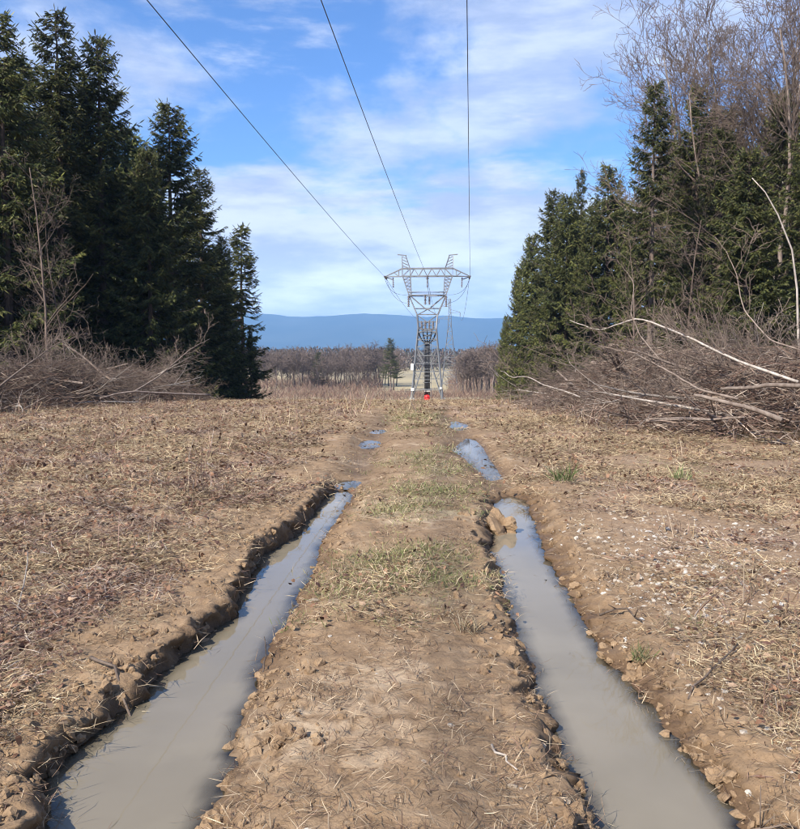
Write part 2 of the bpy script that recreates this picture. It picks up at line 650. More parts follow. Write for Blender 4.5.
def terrain(x, y, masks=False):
    x = np.asarray(x, dtype=np.float64); y = np.asarray(y, dtype=np.float64)
    base = profile(y) * 1.0
    near = np.clip((45.0 - np.hypot(x, y)) / 25.0, 0, 1)
    dd = np.maximum(np.hypot(x, y), 1.0)
    xc = np.interp(y, MID_PATH[:, 0 + 1], MID_PATH[:, 0])
    off = x - xc
    rel = 0.035 * fbm(x * 0.9, y * 0.9, 3, 3) + 0.03 * fbm(x * 2.6, y * 2.6, 3, 11)
    rel += 0.10 * fbm(x * 0.22, y * 0.22, 2, 19)
    fine = 0.017 * fbm(x * 11, y * 11, 3, 31) * np.clip(12 / dd, 0.0, 1)
    lump = (0.5 - worley(x * 9, y * 9, 5)) * 0.03 * np.clip(14 / dd, 0, 1)
    # tufty field to both sides, packed wheel ridge between the ruts
    side = sstep(np.abs(off), 1.15, 2.0)
    h = rel * (0.5 + 0.7 * side) + fine * (0.55 + 0.6 * side)
    h += 0.0 * sstep(-off, 1.0, 1.7) * np.clip(1.2 - y / 25, 0, 1) + 0.0 * sstep(off, 1.1, 1.8)
    h += 0.03 * np.exp(-(off / 0.45) ** 2)
    # dry wheel depressions further on
    wet = np.zeros_like(x)
    for C, s in ((C_LEFT, -1), (C_RIGHT, 1)):
        dl = seg_dist(x, y, C, False)
        g = np.exp(-(dl / 0.28) ** 2)
        h -= 0.085 * g
        h += 0.02 * np.exp(-((dl - 0.55) / 0.22) ** 2) * (0.5 + vnoise(x * 2, y * 2, 9))
        wet = np.maximum(wet, 0.55 * g)
    h *= near
    z = base + h
    bankw = np.zeros_like(x)
    sel = (np.abs(x) < 6) & (y > -4) & (y < 26)
    if sel.any():
        xs, ys, zs = x[sel], y[sel], z[sel]
        wv, bv = wet[sel], bankw[sel]
        rag = 0.045 * fbm(xs * 6, ys * 6, 4, 41, 0.6)
        clod = 0.65 * (0.55 - worley(xs * 9 + 0.5 * rag, ys * 9, 6)) + 0.35 * (0.55 - worley(xs * 23, ys * 23, 8))
        for i, (pg, wl, bl, br) in enumerate(P):
            sd = seg_dist(xs, ys, pg, True) + rag * (1.0 if i < 2 else 0.6) - (0.022 if i < 2 else 0.0)
            cx = pg[:, 0].mean() if i > 1 else np.interp(ys, np.array([-2.5, 3, 6, 11]), np.array([-0.95, -0.96, -1.05, -0.75]) if i == 0 else np.array([0.95, 0.95, 0.98, 1.2]))
            lside = sstep(cx - xs, -0.08, 0.08)
            bw = br + (bl - br) * lside
            top = zs
            if i < 2:
                rim = 0.012 * lside * np.exp(-((sd - 0.16) / 0.13) ** 2) if i == 0 else 0.0 * np.exp(-((sd - 0.2) / 0.15) ** 2)
                lumpy = np.exp(-np.maximum(sd, 0) / 0.22) * clod * (0.07 if i == 0 else 0.05)
                top = zs + rim + lumpy * np.where(sd > 0, 1, 0)
                bv = np.maximum(bv, np.exp(-np.maximum(sd, 0) / 0.3) * (sd > -0.02))
            t = sstep(sd, -0.01, 1.0 * bw) if i > 1 else np.clip((sd + 0.01) / bw, 0, 1) ** (0.75 if i == 0 else 0.9)
            out = wl - 0.01 + (top - wl + 0.01) * t
            if i < 2:
                out += np.where((sd > 0) & (sd < 0.4), clod * 0.03 * (1 - t), 0)
            dep = wl - 0.012 - (0.14 if i < 2 else 0.05) * sstep(-sd, 0.0, 0.22 if i < 2 else 0.3)
            zs = np.where(sd > 0, np.where(sd < 3, out, zs), dep)
            wv = np.maximum(wv, np.clip(1 - sd / (0.10 + 0.12 * (1 - lside)), 0, 1))
        z[sel] = zs; wet[sel] = wv; bankw[sel] = bv
    z = z + lump * near * (0.12 + 0.8 * bankw)
    if not masks:
        return z
    n1 = fbm(x * 0.55, y * 0.55, 4, 61)
    litter = np.clip(sstep(-off, 1.45, 2.3) * 0.95 + sstep(off, 1.35, 1.9) * 0.75 + sstep(n1, 0.1, 0.4) * sstep(y, 4.5, 7.0) * 0.6, 0, 1)
    litter = np.clip(litter + sstep(y, 13, 24) * 0.6, 0, 1) * (1 - 0.8 * wet) * (1 - 0.9 * np.exp(-((np.abs(off) - 0.9) / 0.42) ** 2))
    bare = np.exp(-(((x + 1.75) / 0.35) ** 2 + ((y - 4.6) / 0.9) ** 2)) + np.exp(-(((x + 1.6) / 0.5) ** 2 + ((y - 8.0) / 0.9) ** 2))
    litter *= (1 - np.clip(bare, 0, 1))
    crust = sstep(fbm(x * 1.7, y * 1.7, 3, 71), 0.12, 0.42) * np.exp(-(off / 1.0) ** 2) * 0.8 + 0.6 * sstep(fbm(x * 1.1, y * 1.1, 3, 72), 0.2, 0.5)
    green = np.exp(-((off) / 0.5) ** 2) * sstep(y, 4.6, 6.2) * sstep(n1, -0.5, 0.2)
    far = sstep(y, 60, 140)
    return z, wet, litter, np.clip(crust, 0, 1), green, far, bankw


def axis_x():
    f = np.arange(-2.6, 2.6001, 0.0175)
    out = []; x, s = 2.6, 0.0185
    while x < 11000:
        x += s; out.append(x); s *= 1.032 if x < 40 else 1.12
    out = np.array(out)
    return np.concatenate([-out[::-1], f, out])


def axis_y():
    out = []; y = 2.0
    while y < 12500:
        out.append(y)
        y += max(0.0115, y * 0.0044) if y < 34 else y * 0.02
    back = [1.9 - 0.08 * i for i in range(20)]; s = 0.15; yb = back[-1]
    while yb > -9000:
        yb -= s; s *= 1.35; back.append(yb)
    return np.array(back[::-1] + out)


gx, gy = axis_x(), axis_y()
XX, YY = np.meshgrid(gx, gy)
xf, yf = XX.ravel(), YY.ravel()
zf, wet, litter, crust, green, farm, bankw = terrain(xf, yf, True)
# ragged overhang: push the upper rim of the cut bank sideways over the water
nx, ny = len(gx), len(gy)
hor = (0.085 * fbm(xf * 8, zf * 14 + yf * 7, 4, 88, 0.6) + np.where(xf < -0.9, 0.035, 0.0) * sstep(zf, WL + 0.03, WL + 0.12)) * bankw * (zf > WL + 0.02)
V = np.stack([xf + hor, yf, zf], 1)
ii = (np.arange(ny - 1)[:, None] * nx + np.arange(nx - 1)[None, :]).ravel()
Q = np.stack([ii, ii + 1, ii + nx + 1, ii + nx], 1)
gm = mesh_np('ground', V, [Q], M['ground'], True)
for nm_, ar in (('wet', wet), ('litter', litter), ('crust', crust), ('green', green), ('far', farm)):
    set_attr(gm, nm_, ar)
g = link('ground', gm)
tag(g, 'brown clay field with straw stubble and two deep wheel ruts', 'ground', kind='structure')


def gz(x, y):
    return terrain(np.atleast_1d(x), np.atleast_1d(y))


# water in the ruts
def water(i, name, label, res):
    pg, wl, _, _ = P[i]
    x0, y0 = pg.min(0) - 0.22; x1, y1 = pg.max(0) + 0.22
    xs = np.arange(x0, x1, res); ys = np.arange(y0, y1, res * 2)
    X, Y = np.meshgrid(xs, ys)
    sd = seg_dist(X.ravel(), Y.ravel(), pg, True)
    keep = (sd < 0.2).reshape(X.shape)
    n = len(xs)
    idx = (np.arange(len(ys) - 1)[:, None] * n + np.arange(n - 1)[None, :])
    ok = keep[:-1, :-1] & keep[1:, :-1] & keep[:-1, 1:] & keep[1:, 1:]
    idx = idx[ok]
    Qs = np.stack([idx, idx + 1, idx + n + 1, idx + n], 1)
    used = np.unique(Qs); remap = np.full(X.size, -1); remap[used] = np.arange(len(used))
    bed = terrain(X.ravel()[used], Y.ravel()[used])
    sh = np.clip(1 - (wl - bed) / 0.075, 0, 1) ** 1.5
    V = np.stack([X.ravel()[used], Y.ravel()[used], np.full(len(used), wl)], 1)
    me = mesh_np(name, V, [remap[Qs]], M['water'], True)
    set_attr(me, 'shallow', sh)
    return tag(link(name, me), label, 'water', kind='structure')


water(0, 'rut_water', 'long strip of muddy water filling the left wheel rut', 0.035)
water(1, 'rut_water', 'long strip of muddy water filling the right wheel rut', 0.035)
water(2, 'puddle', 'broken elongated puddle in the right rut beyond the long water', 0.05)
water(3, 'puddle', 'smallest farthest puddle in the right rut', 0.05)
water(4, 'puddle', 'small puddle just past the end of the left rut water', 0.05)
water(5, 'puddle', 'small round puddle further up the left rut', 0.05)
water(6, 'puddle', 'tiny farthest puddle in the left rut', 0.05)

# ------------------------------------------------------------------ mountain and air
mx = np.linspace(-10500, 10500, 260); my = np.linspace(6800, 11500, 40)
X, Y = np.meshgrid(mx, my)
t = (Y - 6800) / 4700
ridge = 325 + 90 * fbm(X / 2200, X * 0 + 3.3, 5, 91, 0.6) + 22 * fbm(X / 300, Y / 700, 3, 92)
Z = -14 + (ridge + 14) * sstep(t, 0.0, 0.5) * (1 - 0.25 * sstep(t, 0.55, 1.0)) + 40 * fbm(X / 800, Y / 1500, 4, 93) * sstep(t, 0.05, 0.35)
nx2 = len(mx)
ii = (np.arange(len(my) - 1)[:, None] * nx2 + np.arange(nx2 - 1)[None, :]).ravel()
mo = link('mountain_range', mesh_np('mountain_range', np.stack([X.ravel(), Y.ravel(), Z.ravel()], 1), [np.stack([ii, ii + 1, ii + nx2 + 1, ii + nx2], 1)], M['mountain'], True))
tag(mo, 'long blue hazy mountain ridge on the horizon below the clouds', 'mountain', kind='structure')

hz = bpy.data.materials.new('air_haze'); hz.use_nodes = True
hz.node_tree.nodes.clear()
pv = hz.node_tree.nodes.new('ShaderNodeVolumePrincipled')
pv.inputs['Color'].default_value = (0.32, 0.60, 1.0, 1)
pv.inputs['Density'].default_value = 1.5e-4
pv.inputs['Anisotropy'].default_value = 0.0
ho = hz.node_tree.nodes.new('ShaderNodeOutputMaterial')
hz.node_tree.links.new(pv.outputs[0], ho.inputs['Volume'])
bxv = np.array([(x, y, z) for x in (-13000, 13000) for y in (-10500, 14500) for z in (-30, 430)], float)
hb = link('haze', mesh_np('haze', bxv, [np.array([(0, 1, 3, 2), (4, 6, 7, 5), (0, 4, 5, 1), (2, 3, 7, 6), (0, 2, 6, 4), (1, 5, 7, 3)])], hz))
tag(hb, 'thin bluish haze filling the air over the valley', 'haze', kind='stuff')
# ------------------------------------------------------------------ power line
def bar_mesh(name, mat):
    v = np.array([(x, y, z) for x in (-.5, .5) for y in (-.5, .5) for z in (0, 1)], float)
    return mesh_np(name, v, [np.array([(0, 1, 3, 2), (4, 6, 7, 5), (0, 4, 5, 1), (2, 3, 7, 6), (0, 2, 6, 4), (1, 5, 7, 3)])], mat)


BAR = {m: bar_mesh('steel_bar_' + m, M[m]) for m in ('steel', 'white', 'concrete')}


def bar(name, p, q, w, parent, mat='steel', w2=None):
    p, q = Vector(p), Vector(q)
    o = link(name, BAR[mat], parent)
    d = q - p
    o.location = p
    o.rotation_mode = 'QUATERNION'
    o.rotation_quaternion = d.to_track_quat('Z', 'X')
    o.scale = (w, w2 or w, d.length)
    return o


def insulator(name, p, q, rad, parent, n=9):
    """ribbed string of discs between two points"""
    p, q = np.array(p, float), np.array(q, float)
    pts, rd = [], []
    for i in range(n):
        for tt, rr in ((0.0, 0.35), (0.3, 1.0), (0.55, 0.9), (0.9, 0.35)):
            pts.append(p + (q - p) * (i + tt) / n); rd.append(rad * rr)
    mb = MB(); mb.tube(pts, rd, 8)
    return link(name, mb.mesh(name, M['porcelain'], True), parent)


def curve(p, c, q, n=12):
    p, c, q = (np.array(a, float) for a in (p, c, q))
    t = np.linspace(0, 1, n)[:, None]
    return (1 - t) ** 2 * p + 2 * t * (1 - t) * c + t * t * q


def line_part(name, pts, r, parent, mat='cable', sides=6):
    mb = MB(); mb.tube(pts, r, sides)
    return link(name, mb.mesh(name, M[mat], True), parent)


PD = 150.0
pb = at_d(427.2, 403, PD)
PZ = float(gz(pb.x, PD)[0])
K = PD / F_PX
pyl = empty('transmission_pylon', (pb.x, PD, PZ), R(-3.0))
tag(pyl, 'grey lattice pylon with black cables down its middle and red base', 'pylon')


def py_z(ypx):
    return at_d(427, ypx, PD).z - PZ


zw, zr, zb, zt, zh = py_z(329), py_z(295.5), py_z(276.3), py_z(268.5), py_z(254.5)
hw0, hw1 = 2.72, 1.55


def hw(z):
    return hw0 + (hw1 - hw0) * z / zw


LEG, BR = 0.20, 0.09
for sx in (-1, 1):
    for sy in (-1, 1):
        lg = bar('leg', (sx * hw0, sy * hw0, -0.6), (sx * hw1, sy * hw1, zw), LEG, pyl)
        bar('footing', (sx * hw0, sy * hw0, -1.2), (sx * hw0, sy * hw0, 0.22), 0.8, pyl, 'concrete')
levels = [0.0, 1.9, 3.6, 4.9, 6.3, 7.7, 9.1, 10.4, 11.7, zw]
for a in range(4):
    ca, sa = (1, 0, -1, 0)[a], (0, 1, 0, -1)[a]

    def pt(s, z, ca=ca, sa=sa):
        h = hw(z)
        return (ca * h - sa * s * h, sa * h + ca * s * h, z)
    for i in range(1, len(levels)):
        bar('brace', pt(-1, levels[i]), pt(1, levels[i]), BR, pyl)
    bar('brace', pt(-0.95, 0.3), pt(-0.30, levels[4]), BR * 1.2, pyl)
    bar('brace', pt(0.95, 0.3), pt(0.30, levels[4]), BR * 1.2, pyl)
    bar('brace', pt(-0.30, levels[4]), pt(-1, levels[6]), BR, pyl)
    bar('brace', pt(0.30, levels[4]), pt(1, levels[6]), BR, pyl)
    for i in (1, 2, 3, 4, 5):
        f0, f1 = (0.82, 0.66, 0.5, 0.4, 0.3)[i - 1], 1.0
        for s in (-1, 1):
            bar('brace', pt(s * f0, levels[i]), pt(s * f1, levels[i + 1]), BR * 0.8, pyl)
    for i in range(6, len(levels) - 1):
        s = 1 if i % 2 else -1
        bar('brace', pt(-s, levels[i]), pt(s, levels[i + 1]), BR, pyl)
        bar('brace', pt(s, levels[i]), pt(-s, levels[i + 1]), BR * 0.8, pyl)
# head: the body flares into two columns
d2 = 0.75
for sx in (-1, 1):
    for sy in (-1, 1):
        bar('leg', (sx * hw1, sy * hw1, zw), (sx * 1.75, sy * 1.1, py_z(315)), LEG * 0.9, pyl)
        bar('column', (sx * 1.75, sy * 1.1, py_z(315)), (sx * 3.15, sy * d2, zr), LEG * 0.85, pyl)
        bar('column', (sx * 3.15, sy * d2, zr), (sx * 4.25, sy * d2, zb), LEG * 0.75, pyl)
        bar('column', (sx * 2.75, sy * d2, zr), (sx * 2.95, sy * d2, zb), LEG * 0.7, pyl)
        bar('brace', (sx * 0.1, sy * 0.5, py_z(310)), (sx * 3.0, sy * d2, zr), LEG * 0.9, pyl)
        for i in range(6):
            t0, t1 = i / 6, (i + 1) / 6
            o0 = 3.15 + 1.1 * t0; i1 = 2.75 + 0.2 * t1; o1 = 3.15 + 1.1 * t1
            bar('brace', (sx * o0, sy * d2, zr + (zb - zr) * t0), (sx * i1, sy * d2, zr + (zb - zr) * t1), BR * 0.8, pyl)
            bar('brace', (sx * i1, sy * d2, zr + (zb - zr) * t1), (sx * o1, sy * d2, zr + (zb - zr) * t1), BR * 0.8, pyl)
    for zz, h in ((py_z(322), 1.65), (py_z(315), 1.75), (py_z(309), 2.25), (py_z(303), 2.65)):
        bar('brace', (sx * h, -1.1, zz), (sx * h, 1.1, zz), BR, pyl)
for sy in (-1, 1):
    bar('brace', (-1.65, sy * 1.3, py_z(322)), (1.65, sy * 1.3, py_z(322)), BR, pyl)
    bar('brace', (-1.8, sy * 1.1, py_z(314.5)), (1.8, sy * 1.1, py_z(314.5)), BR * 1.2, pyl)
    bar('brace', (-2.3, sy * 1.0, py_z(308.5)), (2.3, sy * 1.0, py_z(308.5)), BR, pyl)
    bar('brace', (-1.75, sy * 1.1, py_z(315)), (0, sy * 0.5, py_z(309.5)), BR, pyl)
    bar('brace', (1.75, sy * 1.1, py_z(315)), (0, sy * 0.5, py_z(309.5)), BR, pyl)
    bar('brace', (-1.6, sy * 1.3, zw), (1.75, sy * 1.1, py_z(315)), BR, pyl)
    bar('brace', (1.6, sy * 1.3, zw), (-1.75, sy * 1.1, py_z(315)), BR, pyl)
# cross arm
arm = empty('crossarm', (0, 0, 0), 0, pyl)
for sy in (-1, 1):
    y = sy * d2
    bar('chord', (-4.3, y, zb), (4.3, y, zb), 0.16, arm)
    bar('chord', (-4.3, y, zt), (4.3, y, zt), 0.16, arm)
    n = 8
    for i in range(n):
        x0 = -3.0 + 6.0 * i / n; x1 = -3.0 + 6.0 * (i + 1) / n
        za, zc = (zb, zt) if i % 2 == 0 else (zt, zb)
        bar('brace', (x0, y, za), (x1, y, zc), BR, arm)
    for sx in (-1, 1):
        bar('chord', (sx * 4.3, y, zt), (sx * 7.3, sy * 0.12, zb - 0.05), 0.13, arm)
        bar('chord', (sx * 4.3, y, zb), (sx * 7.3, sy * 0.12, zb - 0.06), 0.13, arm)
        bar('brace', (sx * 4.3, y, zb), (sx * 4.3, y, zt), BR, arm)
        bar('brace', (sx * 2.95, y, zb), (sx * 2.95, y, zt), BR, arm)
        bar('brace', (sx * 2.95, y, zt), (sx * 4.25, y, zb), BR, arm)
        bar('brace', (sx * 4.9, y * 0.85, zb), (sx * 4.9, y * 0.85, zt - 0.28), BR, arm)
        bar('brace', (sx * 4.9, y * 0.85, zb), (sx * 5.7, y * 0.6, zb + 0.62), BR, arm)
        # horn
        bar('chord', (sx * 4.3, y, zt), (sx * 4.35, sy * 0.16, zh - 0.3), 0.12, arm)
        bar('chord', (sx * 3.0, y, zt), (sx * 3.75, sy * 0.16, zh - 0.15), 0.12, arm)
        for i in range(4):
            t0 = i / 4; t1 = (i + 1) / 4
            bar('brace', (sx * (3.0 + 0.75 * t0), y + (sy * 0.16 - y) * t0, zt + (zh - zt - 0.2) * t0),
                (sx * (4.3 + 0.05 * t1), y + (sy * 0.16 - y) * t1, zt + (zh - zt - 0.3) * t1), BR * 0.8, arm)
for sx in (-1, 1):
    bar('horn_tip', (sx * 3.6, 0, zh - 0.15), (sx * 5.15, 0, zh), 0.16, arm)
    bar('chord', (sx * 7.2, -0.3, zb - 0.06), (sx * 7.2, 0.3, zb - 0.06), 0.2, arm)
for i in range(9):
    x0 = -4.0 + i
    bar('brace', (x0, -d2, zb), (x0 + (0.9 if i % 2 else -0.2), d2, zb), BR * 0.7, arm)
# ring and cable terminations
rg = MB(); th = np.linspace(0, 2 * np.pi, 41)
rg.tube(np.stack([3.15 * np.cos(th), 1.9 * np.sin(th), np.full(41, zr)], 1), 0.10, 6)
link('platform_ring', rg.mesh('platform_ring', M['steel'], True), pyl)
rg = MB()
rg.tube(np.stack([3.1 * np.cos(th), 1.9 * np.sin(th), np.full(41, zr + 0.55)], 1), 0.05, 5)
link('platform_ring', rg.mesh('platform_rail', M['steel'], True), pyl)
for x, z0, z1 in ((-3.2, 307, 296), (3.2, 307, 296), (-0.35, 305, 295), (0.35, 305, 297)):
    insulator('insulator', (x, -0.9, py_z(z0)), (x, -0.9, py_z(z1)), 0.23, pyl)
for x in (-1.6, -1.0, -0.35, 0.35, 1.0, 1.6):
    for yy in (-1.2, 0.9):
        insulator('insulator', (x * 0.95, yy, py_z(330)), (x, yy, py_z(321)), 0.19, pyl, 7)
for x in (-1.5, -0.75, 0.0, 0.75, 1.5):
    line_part('power_cable', curve((x, -1.0, py_z(330)), (x * 0.9, -0.8, py_z(339)), (x * 0.25, -0.5, py_z(343))), 0.13, pyl)
for i, x in enumerate((-0.38, -0.19, 0.0, 0.19, 0.38)):
    line_part('power_cable', [(x, -0.45, -0.2), (x, -0.45, py_z(370)), (x, -0.45, py_z(341))], 0.105, pyl)
for i in range(9):
    z = 1.9 + i * 1.15
    bar('cable_clamp', (-0.62, -0.57, z), (0.62, -0.57, z), 0.12, pyl)
for x in (-0.65, 0.65):
    bar('cable_rail', (x, -0.45, 0.6), (x, -0.45, py_z(341)), 0.09, pyl)
rb = MB()
rb.tube([(0, -0.75, -0.3), (0, -0.75, 0.15), (0, -0.75, 0.75), (0, -0.72, 0.86)], [0.56, 0.56, 0.5, 0.38], 12)
link('cable_guard', rb.mesh('cable_guard', M['red'], True), pyl)
bar('cable_collar', (-0.5, -0.62, 1.55), (0.5, -0.62, 1.55), 0.22, pyl, 'concrete')
bar('warning_plate', (-2.45, -2.72, 1.7), (-2.45, -2.72, 2.2), 0.55, pyl, 'white', 0.04)
bar('warning_plate', (2.32, -2.72, 2.0), (2.32, -2.72, 2.35), 0.38, pyl, 'white', 0.04)
bar('meter_box', (-2.55, -2.3, py_z(370)), (-2.5, -2.3, py_z(363.5)), 0.5, pyl, 'white', 0.3)
# insulator strings at the arm tips and in the middle
ax0 = Matrix.Rotation(R(-3.0), 3, 'Z')


def pw(x, y, z):
    v = ax0 @ Vector((x, y, 0))
    return np.array([v.x + pb.x, v.y + PD, z + PZ])


for x in (-7.2, 0.0, 7.2):
    insulator('insulator', (x, -0.25 if x else -0.8, zb - 0.12), (x, -2.4, zb - 0.2), 0.17, pyl, 10)
    if x:
        insulator('insulator', (x, 0.25, zb - 0.12), (x, 2.4, zb - 0.2), 0.17, pyl, 10)
    s = 1 if x > 0 else -1
    if x:
        bar('bracket', (x, 0, zb - 0.1), (x - s * 1.25, 0, zb - 0.55), 0.16, pyl)
        insulator('insulator', (x - s * 1.3, 0, zb - 0.2), (x - s * 1.35, 0, zb - 1.9), 0.15, pyl, 8)
        line_part('jumper_cable', curve((x, -2.4, zb - 0.2), (x - s * 0.6, -1.0, zb - 3.6), (x - s * 4.0, -0.9, zr + 0.1)), 0.03, pyl, 'wire', 4)
        line_part('jumper_cable', curve((x, 2.4, zb - 0.2), (x - s * 1.0, 1.0, zb - 4.2), (x - s * 3.6, 0.4, py_z(303))), 0.03, pyl, 'wire', 4)
    else:
        insulator('insulator', (0, -0.8, zb), (0, -0.8, zb - 0.6), 0.3, pyl, 2)
        insulator('insulator', (0, -0.8, zb - 0.6), (0, -0.9, zb - 2.0), 0.15, pyl, 8)
        line_part('jumper_cable', curve((0, -2.4, zb - 0.2), (0.1, -1.5, zb - 2.6), (0.3, -0.9, zr)), 0.03, pyl, 'wire', 4)


def conductor(name, p, dirpx, dist, label, sag):
    """from the pylon back over the camera; dirpx = pixel that the wire crosses at distance dist"""
    q = np.array(at_d(dirpx[0], dirpx[1], dist))
    p = np.array(p)
    tt = np.concatenate([np.linspace(0, 1, 40), np.linspace(1.02, 1.9, 30)])
    pts = p + (q - p) * tt[:, None]
    pts[:, 2] -= sag * 4 * tt * (1 - tt)
    mb = MB(); mb.tube(pts, 0.024, 5)
    o = link(name, mb.mesh(name, M['wire'], True))
    tag(o, label, 'wire', 'conductors of the power line')


conductor('conductor_wire', pw(-7.2, -2.4, zb - 0.2), (147, 0), 37.5, 'dark wire slanting from the top left to the left arm of the pylon', 0.35)
conductor('conductor_wire', pw(0, -2.4, zb - 0.2), (321, 0), 39.0, 'dark wire running down to the middle of the pylon crossarm', 0.35)
conductor('conductor_wire', pw(7.2, -2.4, zb - 0.2), (467, 0), 39.5, 'dark vertical wire running straight down to the right arm of the pylon', 0.35)

# second, far tower
SD = 290.0
sb = at_d(449.5, 387, SD)
SZ = float(gz(sb.x, SD)[0])
twr = empty('transmission_pylon', (sb.x, SD, SZ), R(-6))
tag(twr, 'slender far pylon of pale thin lattice behind the near one', 'pylon')
HT = at_d(449, 299, SD).z - SZ


def tw(z):
    t = z / HT
    return 2.7 - 2.2 * min(1, t / 0.72) - 0.25 * max(0, (t - 0.72) / 0.28)


for sx in (-1, 1):
    for sy in (-1, 1):
        for z0, z1 in ((-0.5, HT * 0.72), (HT * 0.72, HT)):
            bar('leg', (sx * tw(z0), sy * tw(z0), z0), (sx * tw(z1), sy * tw(z1), z1), 0.12, twr)
zl = [HT * (i / 14) for i in range(15)]
for i in range(14):
    for sy in (-1, 1):
        s = 1 if i % 2 else -1
        a, b = tw(zl[i]), tw(zl[i + 1])
        bar('brace', (-s * a, sy * a, zl[i]), (s * b, sy * b, zl[i + 1]), 0.11, twr)
        bar('brace', (sy * a, -s * a, zl[i]), (sy * b, s * b, zl[i + 1]), 0.11, twr)
        bar('brace', (-b, sy * b, zl[i + 1]), (b, sy * b, zl[i + 1]), 0.09, twr)
tips = []
for s, zz, L in ((-1, HT * 0.915, 3.2), (1, HT * 0.85, 3.4), (-1, HT * 0.78, 3.6)):
    w_ = tw(zz)
    for sy in (-1, 1):
        bar('arm', (s * w_, sy * w_, zz), (s * L, 0, zz + 0.1), 0.12, twr)
        bar('arm', (s * w_, sy * w_, zz + 1.0), (s * L, 0, zz + 0.15), 0.1, twr)
    insulator('insulator', (s * L, 0, zz), (s * L, 0, zz - 1.3), 0.14, twr, 6)
    tips.append(np.array([sb.x + s * L, SD, SZ + zz - 1.3]))
for (x, tip, lab) in ((-7.2, tips[2], 'thin wire sagging away from the left arm to the far pylon'), (0.0, tips[0], 'thin wire from the middle of the crossarm to the far pylon'),
                      (7.2, tips[1], 'thin wire sagging away from the right arm to the far pylon')):
    p = pw(x, 2.4 if x else 0.8, zb - 0.2)
    tt = np.linspace(0, 1, 40)
    pts = p + (tip - p) * tt[:, None]
    pts[:, 2] -= 3.6 * 4 * tt * (1 - tt)
    mb = MB(); mb.tube(pts, 0.03, 5)
    tag(link('conductor_wire', mb.mesh('conductor_wire', M['wire'], True)), lab, 'wire', 'conductors of the power line')

# ------------------------------------------------------------------ conifers
PAL_N = np.array([(0.064, 0.074, 0.020), (0.090, 0.098, 0.025), (0.046, 0.056, 0.018), (0.112, 0.110, 0.034), (0.034, 0.042, 0.016)])


